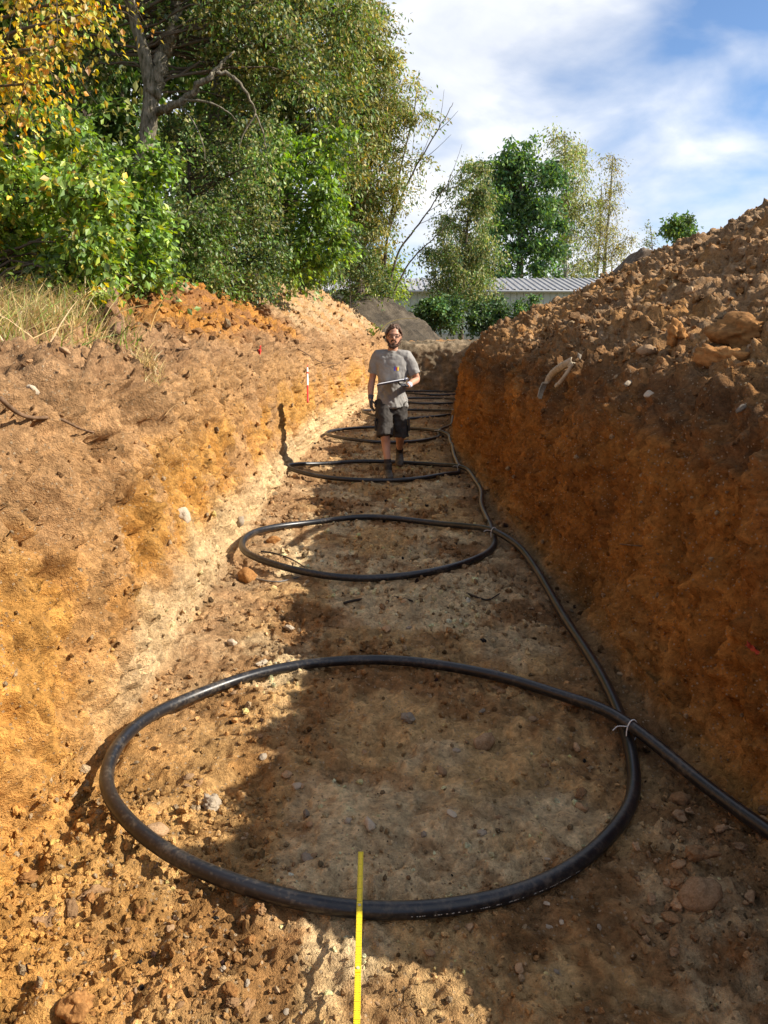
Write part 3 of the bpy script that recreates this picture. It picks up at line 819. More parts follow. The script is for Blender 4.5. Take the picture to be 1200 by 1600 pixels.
# yellowing tree hanging in from the top left corner
make_tree('birch_tree', 'yellow and orange autumn leaves hanging into the top left corner', 'tree',
          [(-5.6, 7.6, 1.5), (-5.5, 7.6, 3.2), (-5.2, 7.5, 5.2), (-4.7, 7.4, 7.2)], 0.13,
          np.vstack([cloud(17, -60, 125, -120, 100, 6.3, 7.6, rg), cloud(7, -30, 70, 90, 180, 6.3, 7.3, rg), cloud(3, 110, 165, -60, 30, 6.5, 7.4, rg), cloud(10, -260, -40, -200, 150, 6.3, 8, rg)]),
          0.36, 7, 8, 0.054, 0.72, [G_YEL, G_ORG, G_LIME, G_GOLD, G_BRIGHT], [5, 2.2, 1.6, 2, 1.0], 21, droop=0.75, bark=M_BIRCH)
# broad-leaved shrubs below it
make_tree('leafy_shrub', 'bright green broad-leaved shrub with yellowing leaves above the dry grass, far left', 'shrub',
          [(-3.9, 7.2, 1.6), (-3.85, 7.2, 2.3), (-3.7, 7.2, 3.2)], 0.04,
          np.vstack([cloud(34, -60, 150, 215, 420, 6.7, 7.9, rg, 1.9), cloud(14, 60, 170, 290, 445, 6.4, 7.2, rg, 1.9), cloud(8, 60, 140, 390, 445, 6.6, 7.6, rg, 1.8), cloud(12, -260, -40, 190, 420, 6.5, 8.0, rg, 1.9)]),
          0.30, 10, 11, 0.072, 0.62, [G_BRIGHT, G_LIME, G_MID, G_YEL, G_GOLD], [5, 2.5, 3, .5, .5], 22, droop=0.25)
make_tree('leafy_shrub', 'green broad-leaved shrub in front of the mossy trunk', 'shrub',
          [(-3.35, 8.8, 1.75), (-3.3, 8.8, 2.5), (-3.3, 8.8, 3.3)], 0.04,
          np.vstack([cloud(36, 130, 250, 250, 450, 8.0, 9.3, rg, 2.1), cloud(12, 60, 150, 190, 300, 8.4, 9.6, rg, 2.1)]),
          0.32, 10, 12, 0.078, 0.62, [G_BRIGHT, G_MID, G_LIME, G_DARK], [5, 4, 1.5, 2], 23, droop=0.25)
# old tree with the pale trunk
d0 = 12.0
tr = [A(196, 522, d0), A(208, 400, d0), A(216, 300, d0), A(229, 220, d0), A(236, 150, d0), A(228, 95, d0), A(212, 35, d0), A(196, -40, d0 - .2), A(190, -200, d0 - .2)]
ex = [([A(236, 150, d0), A(252, 100, d0 + .1), A(266, 55, d0 + .1), A(282, -15, d0 + .2), A(300, -150, d0)], .13, .06),
      ([A(244, 176, d0), A(268, 168, d0 - .2), A(292, 152, d0 - .3), A(318, 128, d0 - .4), A(336, 114, d0 - .4)], .060, .036),
      ([A(336, 114, d0 - .4), A(362, 118, d0 - .4), A(382, 142, d0 - .4), A(400, 178, d0 - .3), A(416, 232, d0 - .3)], .032, .008),
      ([A(330, 118, d0 - .4), A(350, 95, d0 - .4), A(366, 80, d0 - .3)], .035, .01),
      ([A(285, 156, d0 - .3), A(325, 160, d0 - .4), A(352, 172, d0 - .4), A(372, 190, d0 - .5)], .02, .006),
      ([A(282, 165, d0 - .3), A(305, 195, d0 - .4), A(318, 230, d0 - .5), A(320, 250, d0 - .5)], .012, .004),
      ([A(400, 178, d0 - .3), A(380, 210, d0 - .3), A(372, 240, d0 - .3)], .014, .004)]
make_tree('old_tree', 'old tree with mossy pale forked trunk and crooked bare limb', 'tree', tr, 0.165,
          np.vstack([cloud(40, 230, 480, -160, 70, 11.6, 13.8, rg), cloud(24, 60, 200, -100, 120, 12.4, 14, rg), cloud(26, 330, 480, 40, 180, 12.4, 14, rg), cloud(20, -100, 500, -420, -120, 11, 14, rg)]),
          0.5, 10, 12, 0.075, 0.6, [G_OLIVE, G_MID, G_DARK, G_GOLD], [4, 3, 2.5, .8], 24, droop=0.4, bark=M_BARK_MOSS, extra=ex)
# thicket behind and right of the trunk
make_tree('hawthorn_bush', 'dark olive small-leaved thicket right of the mossy trunk', 'shrub',
          [(-3.3, 13.2, 1.9), (-3.2, 13.2, 3.0), (-3.1, 13.2, 4.5)], 0.07,
          np.vstack([cloud(60, 255, 420, 190, 455, 12.2, 14.5, rg, 2.0), cloud(14, 250, 330, 330, 460, 11.2, 12.4, rg, 2.0)]),
          0.42, 10, 12, 0.07, 0.6, [G_OLIVE, G_DARK, G_MID, G_PALE], [3, 3.5, 3, .9], 25, droop=0.3)
make_tree('maple_tree', 'fresh green leafy young tree above the dip between two left heaps', 'tree',
          [(-2.65, 16.2, 1.9), (-2.6, 16.2, 3.6), (-2.55, 16.2, 5.4)], 0.09,
          np.vstack([cloud(44, 415, 528, 205, 420, 15.2, 17.0, rg, 2.4), cloud(16, 380, 470, 240, 330, 15.4, 17, rg, 2.4)]),
          0.48, 9, 12, 0.125, 0.55, [G_BRIGHT, G_MID, G_LIME, G_DARK], [5, 3.5, 1.2, 1.6], 26, droop=0.35)
make_tree('willow_tree', 'tall dense olive-green tree in the middle of the left wood', 'tree',
          [(-4.3, 20.0, 1.5), (-4.2, 20.0, 5), (-3.8, 20, 9), (-3.4, 20, 12)], 0.2,
          np.vstack([cloud(90, 370, 560, -40, 250, 18.5, 21.5, rg), cloud(46, 330, 540, -260, -20, 18.5, 21.5, rg)]),
          0.75, 10, 13, 0.13, 0.42, [G_OLIVE, G_MID, G_GOLD, G_DARK], [4.5, 3, 1.1, 2], 27, droop=0.55, twig_keep=.12)
make_tree('sallow_tree', 'olive multi-stemmed tree with bare twigs against the sky, right end of the wood', 'tree',
          [A(560, 470, 27), A(566, 380, 27), A(560, 260, 27), A(548, 120, 27), A(540, -40, 27)], 0.17,
          np.vstack([cloud(80, 520, 612, 20, 200, 25.5, 28, rg), cloud(70, 525, 625, 150, 330, 25.5, 28, rg), cloud(38, 525, 600, 300, 440, 26, 28, rg), cloud(7, 610, 660, 90, 250, 26, 27.5, rg), cloud(20, 480, 590, -160, 40, 26, 28, rg)]),
          0.68, 10, 12, 0.14, 0.38, [G_OLIVE, G_PALE, G_MID, G_GOLD], [4.5, 1.6, 2.4, 1.5], 28, droop=0.5, twig_keep=.12,
          extra=[([A(596, 470, 27), A(600, 400, 27), A(618, 330, 27), A(650, 260, 26.8), A(686, 200, 26.5), A(708, 160, 26.5)], .05, .008),
                 ([A(606, 470, 27), A(620, 400, 27), A(655, 350, 26.7), A(690, 300, 26.5), A(722, 262, 26.5)], .045, .007),
                 ([A(602, 470, 27), A(604, 380, 27), A(622, 280, 27), A(645, 180, 27), A(655, 110, 27)], .05, .008),
                 ([A(610, 470, 27), A(640, 410, 27), A(680, 370, 26.8), A(716, 335, 26.5)], .035, .007)] +
                [([A(x, y, 26.7), A(x + dx * .5, y - dy * .45, 26.6), A(x + dx, y - dy, 26.5)], .011, .004) for x, y, dx, dy in
                 [(650, 260, 30, 70), (660, 250, 45, 40), (686, 200, 8, 60), (690, 300, 34, 14), (670, 330, 44, 30), (686, 203, 30, 30), (640, 285, 8, 90), (700, 285, 22, 60), (655, 350, 40, 20), (620, 330, 30, 50), (675, 370, 30, 50), (640, 200, 32, 60)]])
# dim trees deeper in the wood close the view
deep = [(-7.6, 13.5, 11.5, 2.6), (-6.0, 16.5, 12.5, 2.6), (-9.5, 18.0, 13, 3.0), (-7.0, 22.5, 14, 3.2), (-10.5, 25.0, 14, 3.4), (-5.6, 27.5, 13.5, 3.0), (-8.5, 10.2, 11, 2.4)]
lab = ['dark tree in the wood just left of the mossy trunk', 'dark tree in the wood behind the crooked bare limb', 'deep shaded tree far back behind the left shrubs', 'shaded tree filling the middle of the wood', 'farthest shaded tree inside the wood',
       'dim green tree behind the multi-stemmed tree at the wood end', 'shaded tree behind the yellow leaves, far left']
def copy_tree(o, loc, rz, sc, label):
    c = o.copy(); COL.objects.link(c); c.location = loc; c.rotation_euler = (0, 0, rz); c.scale = sc; c['label'] = label
    for ch in list(o.children):
        k = ch.copy(); COL.objects.link(k); k.parent = c
    return c
protos = []
for k, (x, y, h, w) in enumerate(deep):
    if k < 2:
        rk = np.random.default_rng(60 + k)
        cen = np.vstack([ellipsoid_pts(70, (x, y, 1.5 + h * .58), (w, w, h * .46), rk), ellipsoid_pts(30, (x, y, 3.2), (w * .95, w * .9, 1.7), rk)])
        protos.append((make_tree('woodland_tree', lab[k], 'tree', [(x, y, 1.4), (x + .15, y, 1.4 + h * .35), (x - .1, y, 1.4 + h * .7), (x, y, 1.4 + h)], 0.19, cen, 0.95, 9, 13, 0.20, 0.6,
                  [G_DARK, G_MID, G_OLIVE], [4, 2.5, 1.5], 70 + k, droop=0.35, group='trees deeper in the wood', twig_keep=.12), h, w))
    else:
        o, h0, w0 = protos[k % 2]
        copy_tree(o, (x, y, 1.4), 1.3 * k, (w / w0, w / w0, h / h0), lab[k])
# understorey along the back of the left heaps
us = [(265, 355, 330, 455, 11.2, 12.6, G_MID, 'dark leafy bush at the back of the orange heap', 0.07), (420, 520, 385, 450, 17.5, 20, G_DARK, 'dark undergrowth bush at the back of the pale heap', 0.08),
      (495, 600, 360, 468, 22, 24, G_DARK, 'shaded bush between the pale heap and the dark grey heap', 0.09), (572, 618, 405, 475, 29, 31, G_LIME, 'light lime-green bush rising behind the dark grey heap', 0.12),
      (330, 430, 380, 455, 13.5, 15, G_DARK, 'dark bush above the notch between the left heaps', 0.07)]
for k, (a, b_, c, d_, e, f_, col, lb, sz) in enumerate(us):
    rk = np.random.default_rng(90 + k)
    cen = cloud(30, a, b_, c, d_, e, f_, rk, 1.9)
    m_ = cen.mean(0)
    make_tree('undergrowth_bush', lb, 'shrub', [(m_[0], m_[1], 1.6), (m_[0], m_[1], 2.2), (m_[0], m_[1], max(2.8, m_[2]))], 0.022, cen, 0.42 if e < 25 else .8, 8, 10, sz, 0.6, [col, G_MID, G_BRIGHT if col == G_LIME else G_OLIVE], [5, 2, 1.2], 95 + k)

# trees and bushes near the building
make_tree('weeping_tree', 'pale olive drooping tree left of the dense green tree, in front of the building', 'tree',
          [A(720, 535, 32), A(722, 460, 32), A(728, 380, 32), A(735, 290, 32)], 0.10,
          np.vstack([cloud(40, 688, 762, 290, 420, 31, 33.5, rg), cloud(36, 668, 772, 390, 480, 31, 33, rg), cloud(8, 722, 752, 255, 300, 31.5, 33, rg)]),
          0.66, 11, 14, 0.13, 0.42, [G_PALE, G_OLIVE, G_BLUE, G_MID], [2.5, 2.5, 1.5, 3], 31, droop=0.8)
for k, (a, b_, c, d_, dd, lb) in enumerate([(655, 722, 468, 520, 29.5, 'dark green bush in front of the building, behind the man'), (738, 790, 472, 515, 30.5, 'dark rounded bush below the roof edge of the building'),
                                            (800, 835, 468, 512, 30.0, 'small thin green bush at the foot of the right heap')]):
    rk = np.random.default_rng(130 + k)
    cen = cloud(34 if k < 2 else 12, a, b_, c, d_, dd - .8, dd + .8, rk, 1.6)
    m_ = cen.mean(0)
    make_tree('garden_bush', lb, 'shrub', [(m_[0], m_[1], 1.3), (m_[0], m_[1], 1.9), (m_[0], m_[1], 2.6)], 0.04, cen, 0.42, 9, 12, 0.13, 0.6, [G_DARK, G_BLUE, G_MID], [3, 3, 2.5], 135 + k, group='bushes in front of the building')
make_tree('ash_tree', 'big dense dark green tree behind the building', 'tree',
          [A(812, 520, 52), A(812, 420, 52), A(815, 330, 52), A(812, 240, 52)], 0.30,
          np.vstack([cloud(50, 756, 878, 300, 442, 50.5, 54, rg), cloud(32, 762, 872, 250, 330, 50.5, 54, rg), cloud(8, 790, 828, 222, 262, 51, 53, rg), cloud(12, 748, 790, 262, 330, 51, 53, rg)]),
          1.05, 8, 12, 0.30, 0.5, [G_BLUE, G_MID, G_DARK, G_BRIGHT], [4, 3, 2.0, 1.6], 32, droop=0.35, twig_keep=.1)
make_tree('silver_birch', 'tall thin-leaved birch right of the dense green tree', 'tree',
          [A(884, 520, 56), A(884, 400, 56), A(886, 300, 56), A(882, 212, 56)], 0.20,
          np.vstack([cloud(42, 860, 925, 310, 442, 55, 58, rg), cloud(26, 855, 917, 230, 330, 55, 58, rg), cloud(6, 862, 900, 205, 240, 55, 57, rg)]),
          1.2, 9, 8, 0.22, 0.42, [G_PALE, G_OLIVE, G_MID], [4, 3, 2], 33, droop=0.8, bark=M_BIRCH, jit=0.2, limb_r=.3)
make_tree('silver_birch', 'slender see-through birch standing alone against the sky', 'tree',
          [A(940, 520, 58), A(944, 420, 58), A(952, 330, 58), A(958, 244, 58)], 0.16,
          np.vstack([cloud(30, 922, 988, 345, 442, 57, 59, rg), cloud(18, 934, 976, 275, 360, 57, 59, rg), cloud(4, 945, 968, 245, 280, 57.5, 58.5, rg)]),
          1.0, 8, 6, 0.18, 0.42, [G_PALE, G_GOLD, G_OLIVE], [4, 2, 2], 34, droop=0.8, bark=M_BIRCH, jit=0.22, twig_keep=.6, twig_r=.012, limb_r=.4,
          extra=[([A(930, 520, 58), A(934, 420, 58), A(938, 340, 58), A(940, 290, 58)], .12, .03)])
make_tree('small_tree', 'green treetop showing over the crest of the right heap', 'tree',
          [A(1056, 470, 36), A(1058, 400, 36), A(1060, 345, 36)], 0.08, cloud(18, 1040, 1080, 342, 385, 35.4, 36.6, rg), 0.42, 8, 11, 0.15, 0.55, [G_MID, G_BLUE, G_BRIGHT], [4, 3, 1.5], 35)
make_tree('small_tree', 'sparse twiggy sapling beside the treetop over the right heap', 'tree',
          [A(1020, 470, 34), A(1020, 400, 34), A(1016, 352, 34)], 0.03, cloud(7, 1006, 1032, 352, 385, 33.6, 34.4, rg), 0.38, 5, 4, 0.09, 0.5, [G_OLIVE, G_MID], [3, 2], 36, twig_keep=1.0)
# treeline on the horizon closes the view behind the heaps and the building
for k, (px_, d_, h_, w_) in enumerate([(560, 75, 9, 6), (1120, 80, 7, 7), (1000, 90, 5, 8)]):
    rk = np.random.default_rng(150 + k)
    b_ = A(px_, 515, d_); b_[2] = 1.36
    make_tree('distant_tree', ['distant tree behind the wood, mostly hidden', 'distant tree hidden behind the right heap', 'distant low tree beyond the building'][k], 'tree',
              [b_, b_ + [0, 0, h_ * .5], b_ + [0, 0, h_]], 0.2, ellipsoid_pts(40, b_ + [0, 0, h_ * .55], (w_ * .5, w_ * .4, h_ * .45), rk), 1.3, 8, 9, 0.35, 0.6, [G_DARK, G_MID], [3, 2], 155 + k, limbs=False)

# dry grass and weeds on the left bank
def surf(px, py): return pick(px, py, 5.0)[0]
def blades(name, label, anchors, n, hmin, hmax, cols, w, seed, width=0.006, spread=0.16):
    rng = np.random.default_rng(seed)
    an = np.asarray(anchors)[rng.integers(0, len(anchors), n)]
    p = an + rng.normal(size=(n, 3)) * [spread, spread, 0.0]
    # stand every blade on the soil below it
    for i in range(n):
        r_ = int(np.clip(np.searchsorted(rows, p[i, 1]), 0, NR - 1)); c_ = int(np.argmin(abs(PT[r_, :cLFT, 0] - p[i, 0]))); p[i, 2] = PT[r_, c_, 2] - 0.01
    h = rng.uniform(hmin, hmax, n)[:, None]
    d = rng.normal(size=(n, 3)) * [.45, .45, .12] + [0.12, -0.05, 1]; d /= np.linalg.norm(d, axis=1)[:, None]
    bend = rng.normal(size=(n, 3)) * [.5, .5, .1] + [0.15, 0, -.35]
    s = np.cross(d, rng.normal(size=(n, 3))); s /= np.linalg.norm(s, axis=1)[:, None]
    V = np.empty((n, 8, 3))
    for k, t in enumerate((0, .38, .72, 1.0)):
        q = p + d * h * t + bend * h * t * t * .55
        wd_ = width * (1 - .85 * t)
        V[:, 2 * k] = q - s * wd_; V[:, 2 * k + 1] = q + s * wd_
    F = np.concatenate([np.arange(n)[:, None] * 8 + np.array([[0, 1, 3, 2]]) + 2 * k for k in range(3)])
    c = np.repeat(palette(n, cols, w, rng), 8, 0)
    return tag(link(name, np_mesh(name, V.reshape(-1, 3), F, False, c), mat=LEAF), label, 'grass', kind='stuff')
STRAW, STRAW2 = (.50, .38, .17), (.36, .27, .11)
an = [surf(x, y) for x, y in [(10, 500), (40, 505), (70, 500), (100, 505), (130, 498), (20, 480), (60, 475), (105, 480), (5, 520), (90, 490), (140, 490)]]
an = [tuple(a) for a in an if a is not None] + [(-2.6, 5.0, 0), (-2.9, 5.4, 0), (-2.5, 5.6, 0), (-3.1, 6.1, 0), (-2.7, 6.3, 0), (-2.4, 4.7, 0), (-3.2, 5.0, 0), (-3.4, 5.8, 0), (-2.9, 6.5, 0)]
blades('dry_grass', 'dry straw-coloured grass on the left bank below the shrubs', an, 2600, .10, .40, [STRAW, STRAW2, G_OLIVE, G_BRIGHT], [5, 3, 1.5, 1.4], 41, .005, .2)

# ------------------------------------------------------------------ long low building behind the trench
def build_building():
    y0, zb, ze, zr, dep = 40.0, 1.30, 3.78, 4.62, 4.6
    x0, n = -6.0, 30
    root = tag(empty('long_building', (x0 + n / 2, y0, zb)), 'long low pale building with grey corrugated roof beyond the trench', 'building')
    def rel(o): o.parent = root; o.matrix_parent_inverse = Matrix.Translation(-root.location); return o
    mw = plain('pale_cladding', (.50, .54, .51), 0.55, 0.3, c2=(.42, .46, .43), nscale=1.2, stretch=(1, 1, .2))
    mr = plain('roof_sheet', (.36, .355, .36), 0.45, 0.4, c2=(.27, .26, .26), nscale=1.5)
    h = ze - zb
    v = []
    prof = [(0.0, 0.0), (0.03, -0.035), (0.30, -0.035), (0.33, 0.0), (0.36, -0.035), (0.63, -0.035), (0.66, 0.0), (0.69, -0.035), (0.97, -0.035), (1.0, 0.0)]
    for z in (0, h):
        for px_, py_ in prof: v.append((px_, py_, z))
    k = len(prof)
    wm = py_mesh('wall_panel', v, [(i, i + 1, k + i + 1, k + i) for i in range(k - 1)])
    wm.materials.append(mw)
    rp = [(0.0, 0.0), (0.10, 0.0), (0.13, 0.05), (0.20, 0.05), (0.23, 0.0), (0.43, 0.0), (0.46, 0.05), (0.53, 0.05), (0.56, 0.0), (0.77, 0.0), (0.80, 0.05), (0.87, 0.05), (0.90, 0.0), (1.0, 0.0)]
    v = []
    for yy, zz_ in ((-0.35, -0.04), (dep, zr - ze)):
        for px_, pz_ in rp: v.append((px_, yy, zz_ + pz_))
    k2 = len(rp)
    rm = py_mesh('roof_panel', v, [(i, i + 1, k2 + i + 1, k2 + i) for i in range(k2 - 1)])
    rm.materials.append(mr)
    for i in range(n):
        o = rel(link('wall_panel', wm)); o.location = (x0 + i, y0, zb)
        o = rel(link('roof_panel', rm)); o.location = (x0 + i, y0, ze + 0.03)
    # body behind the cladding, gutter and gable ends
    bm = bmesh.new()
    pts = [(x0 + .02, y0 + .05, zb), (x0 + .02, y0 + .05, ze - .02), (x0 + .02, y0 + dep, zr - .06), (x0 + .02, y0 + 2 * dep, ze - .02), (x0 + .02, y0 + 2 * dep, zb)]
    a = [bm.verts.new(p) for p in pts]; b = [bm.verts.new((p[0] + n - .04, p[1], p[2])) for p in pts]
    bm.faces.new(a); bm.faces.new(b[::-1])
    for i in range(5): bm.faces.new((a[i], b[i], b[(i + 1) % 5], a[(i + 1) % 5]))
    rel(link('inner_wall', bm_mesh('inner_wall', bm), mat=mw))
    gv, gf = tube([(x0 - .1, y0 - .36, ze - .07), (x0 + n + .1, y0 - .36, ze - .07)], .06, 10)
    rel(link('gutter', np_mesh('gutter', gv, gf), mat=plain('gutter_metal', (.42, .43, .43), .4, .4)))
    o = rel(link('base_strip', bm_mesh('base_strip', box_bm(n, .08, .35)), mat=plain('concrete_base', (.30, .29, .27), .9, .2, noise=.2, nscale=6)))
    o.location = (x0 + n / 2, y0 - .06, zb + .17)
build_building()

# ------------------------------------------------------------------ stones, clods and pebbles
def rock_mesh(name, seed, sub=2, rough=0.28, angular=0.0, squash=(1, .8, .65), crumbly=0.0):
    bm = bmesh.new(); bmesh.ops.create_icosphere(bm, subdivisions=sub, radius=0.5)
    v = np.array([x.co[:] for x in bm.verts])
    n = v / np.linalg.norm(v, axis=1)[:, None]
    r = 1 + rough * fbm(n + seed * 3.1, 1.3, 3, seed, 0.5)
    if angular:
        rr = np.random.default_rng(seed)
        for _ in range(7):
            a = rr.normal(size=3); a /= np.linalg.norm(a)
            d = n @ a; lim = rr.uniform(.62, .85)
            r = np.where(d * r > lim, r * (1 - angular) + angular * lim / np.maximum(d, .2), r)
    if crumbly: r = r + crumbly * fbm(n + seed, 5.5, 4, seed + 9, 0.62) - crumbly * .5 * sstep(.1, .5, fbm(n + seed, 2.5, 3, seed + 19, .6))
    v = v * r[:, None] * np.array(squash)
    for x, c in zip(bm.verts, v): x.co = c
    return bm_mesh(name, bm, True)
ROUND = [rock_mesh('stone', 500 + k, 3, .30, 0, [(1, .8, .62), (1, .9, .7), (1, .66, .6), (.9, .9, .8)][k % 4]) for k in range(6)]
ANG = [rock_mesh('clod', 520 + k, 4, .60, .5, [(1, .8, .7), (1, .75, .6), (.95, .9, .8)][k % 3], .13) for k in range(6)]
def set_stone(name, me, mat, px, py, size_px, label, cat='stone', group=None, stretch=(1, 1, 1), sink=0.40, rz=None, parent=None, roll=0.0):
    p, nrm = pick(px, py)
    if p is None: return None
    zc = p.y * cP - (p.z - CAM_H) * sP
    s = size_px / FPX * zc
    o = bpy.data.objects.new(name, me)
    COL.objects.link(o)
    o.scale = (s * stretch[0], s * stretch[1], s * stretch[2])
    up = Vector((0, 0, 1)) * .5 + nrm
    q = up.to_track_quat('Z', 'Y') @ Quaternion((0, 0, 1), random.uniform(0, 6.28) if rz is None else rz) @ Quaternion((0, 1, 0), roll)
    o.rotation_mode = 'QUATERNION'; o.rotation_quaternion = q
    o.location = p + nrm * (s * stretch[2] * 0.33 * (1 - sink * 2))
    if not o.material_slots or me.materials[0] is None: pass
    o.data = me
    if len(me.materials) == 0: me.materials.append(mat)
    o.material_slots[0].link = 'OBJECT'; o.material_slots[0].material = mat
    tag(o, label, cat, group)
    return o
T, PL, GY, CO, CB = M_STONE, M_STONE_PALE, M_STONE_GREY, M_CLOD, M_CLOD_BROWN
named = [
 ('stone', ANG[0], PL, 325, 1262, 40, 'pale angular stone inside the nearest loop, on its sunlit side', (1, 1.1, .9)),
 ('stone', ROUND[1], T, 243, 1303, 40, 'flat tan stone touching the inside of the nearest loop at lower left', (1, .9, .7)),
 ('stone', ROUND[0], PL, 576, 1288, 21, 'round pale pebble straight above the tip of the yellow rule', (1, 1, 1)),
 ('stone', ROUND[2], PL, 541, 1286, 14, 'smaller pale pebble just left of the round one above the rule', (1, 1, 1)),
 ('stone', ROUND[2], T, 758, 1170, 46, 'long upright brown stone in the shade inside the nearest loop', (1, .62, .9)),
 ('stone', ROUND[0], T, 890, 1100, 32, 'brown stone just behind the far side of the nearest loop', (1, .8, 1)),
 ('stone', ROUND[1], T, 1088, 1398, 66, 'largest brown stone in the shaded rubble at lower right', (1, .75, .8)),
 ('clod', ANG[1], CB, 1090, 1342, 44, 'angular brown clod above the largest stone at lower right', (1, .9, .9)),
 ('stone', ROUND[3], CB, 1066, 1255, 36, 'rounded brown lump beside the pipe near the right wall', (1, .9, .8)),
 ('stone', ROUND[3], CO, 384, 910, 32, 'round ochre stone left of the second loop', (1, .95, 1)),
 ('stone', ROUND[0], CO, 428, 849, 20, 'small round ochre stone inside the second loop', (1, .9, 1)),
 ('clod', ANG[2], CO, 126, 1576, 58, 'blocky orange clod at the bottom left corner', (1, .9, 1)),
 ('clod', ANG[3], M_CLOD_BROWN, 152, 1396, 62, 'flat dark purple-brown slab of soil in the left rubble', (1, .5, .35)),
 ('stone', ROUND[4], PL, 362, 1010, 20, 'pale stone by the left wall between the first two loops', (1, .8, .8)),
 ('stone', ANG[4], PL, 451, 985, 18, 'pale angular stone near the shade edge between the first two loops', (1, .8, .8)),
 ('stone', ANG[5], GY, 634, 1124, 26, 'grey stone beside a small hole inside the nearest loop', (1, .8, .7)),
 ('stone', ROUND[5], PL, 708, 1272, 18, 'whitish flat fleck of stone in the shade inside the nearest loop', (1, .7, .4)),
 ('stone', ROUND[1], PL, 287, 802, 30, 'big whitish cobble stuck in the middle of the left wall', (.72, 1.1, .8)),
 ('stone', ROUND[0], PL, 52, 612, 26, 'pinkish pebble in the upper left wall near the edge of the picture', (1, .7, .8)),
 ('stone', ROUND[2], T, 103, 703, 17, 'tan pebble in the left wall below the thin root', (1, 1, .8)),
 ('stone', ROUND[3], PL, 373, 815, 20, 'pale stone low in the left wall left of the second loop', (1, .7, .8)),
 ('stone', ROUND[4], T, 100, 548, 18, 'tan pebble lying on the rim of the left bank', (1, 1, .8)),
 ('stone', ROUND[4], PL, 982, 600, 16, 'flat pale pebble high in the right wall', (1, .6, .8)),
 ('stone', ROUND[5], PL, 1013, 616, 19, 'white broken pebble under the rim of the right wall', (1, .9, .8)),
 ('stone', ROUND[0], GY, 1160, 638, 18, 'grey-white pebble in the upper right wall near the picture edge', (1, .8, .8)),
 ('clod', ANG[0], CO, 1056, 522, 46, 'upright orange clod on the lower slope of the right heap', (1, .9, 1.2)),
 ('clod', ANG[2], CO, 1160, 527, 95, 'long orange-brown block of earth on the right heap at the picture edge', (1.15, .7, .75)),
 ('clod', ANG[3], CO, 1128, 566, 88, 'large orange block of earth at the rim of the right wall', (1, .9, .8)),
 ('stone', ROUND[1], T, 1014, 545, 30, 'smooth tan stone on the rim of the right heap', (1, .8, .8)),
 ('stone', ROUND[0], T, 1186, 553, 44, 'smooth tan stone at the right picture edge below the long block', (1, .7, .7)),
 ('stone', ROUND[2], GY, 905, 555, 16, 'grey stone on the right rim above the bark strip', (1, .8, .8)),
 ('stone', ROUND[3], T, 283, 450, 26, 'boulder on top of the orange heap', (1, .9, 1)),
 ('clod', ANG[1], M_CLOD_BROWN, 412, 487, 30, 'dark clod on the crest between the two left heaps', (.8, .8, 1)),
 ('clod', ANG[4], CB, 905, 1240, 20, 'small brown clod on the shaded floor right of the nearest loop', (1, .9, .8)),
 ('stone', ROUND[2], T, 905, 655 + 610, 24, 'oval brown stone right of the nearest loop near its white tie', (1, .7, .8)),
 ('stone', ROUND[5], CB, 1045, 1440, 34, 'half-buried brown stone left of the largest stone at lower right', (1, .8, .7)),
 ('stone', ROUND[4], T, 690, 1205, 20, 'small brown cobble in the middle of the nearest loop', (1, .8, .8)),
 ('stone', ROUND[1], GY, 480, 1345, 24, 'greyish stone near the lower edge of the nearest loop', (1, .8, .7)),
]
for nm, me, mat, px_, py_, sz, lb, st in named: set_stone(nm, me, mat, px_, py_, sz, lb, nm, None, st, .40 if py_ < 820 else .08)
def scatter(n, region, smin, smax, label, group, meshes, mats, name, seed, cat, ew=None, sink=.3):
    rng = np.random.default_rng(seed); k = 0; tries = 0
    while k < n and tries < n * 30:
        tries += 1
        px_, py_ = rng.uniform(region[0], region[1]), rng.uniform(region[2], region[3])
        if ew is not None and not ew(px_, py_): continue
        sz = smin + (smax - smin) * rng.random() ** 2.5
        if set_stone(name, meshes[rng.integers(len(meshes))], mats[rng.integers(len(mats))], px_, py_, sz, label, cat, group, (1, rng.uniform(.7, 1), rng.uniform(.6, .9)), sink): k += 1
inwall = lambda a, b: True
scatter(70, (200, 1000, 920, 1590), 9, 19, 'loose small stone lying on the trench floor among the near loops', 'small stones on the near trench floor', ROUND + ANG[:2], [T, PL, GY, T, CB], 'stone', 601, 'stone', lambda x, y: x > 520 - (y - 700) * .55 + 30 and x < 560 + (y - 600) * .62)
scatter(34, (20, 420, 1330, 1595), 12, 34, 'orange soil clod in the sunlit rubble at lower left', 'orange clods in the left rubble', ANG, [CO, CO, CB], 'clod', 602, 'clod', None, .2)
scatter(48, (985, 1195, 1260, 1490), 11, 32, 'brown clod or stone in the shaded rubble at lower right', 'brown clods in the right rubble', ANG + ROUND[:2], [CB, T, CB], 'clod', 603, 'clod', None, .12)
scatter(130, (850, 1198, 400, 590), 7, 17, 'rough brown clod lying on the slope of the right heap', 'clods on the right heap', ANG, [CB, CO, CB, CO], 'clod', 604, 'clod', lambda x, y: y > 330 + (1200 - x) * .42 and y < 600 - abs(x - 900) * .1)
scatter(40, (170, 430, 450, 520), 8, 16, 'reddish clod lying on the orange left heap', 'clods on the orange left heap', ANG, [CO, CB, CO], 'clod', 605, 'clod', lambda x, y: y > 445 + abs(x - 230) * .12)

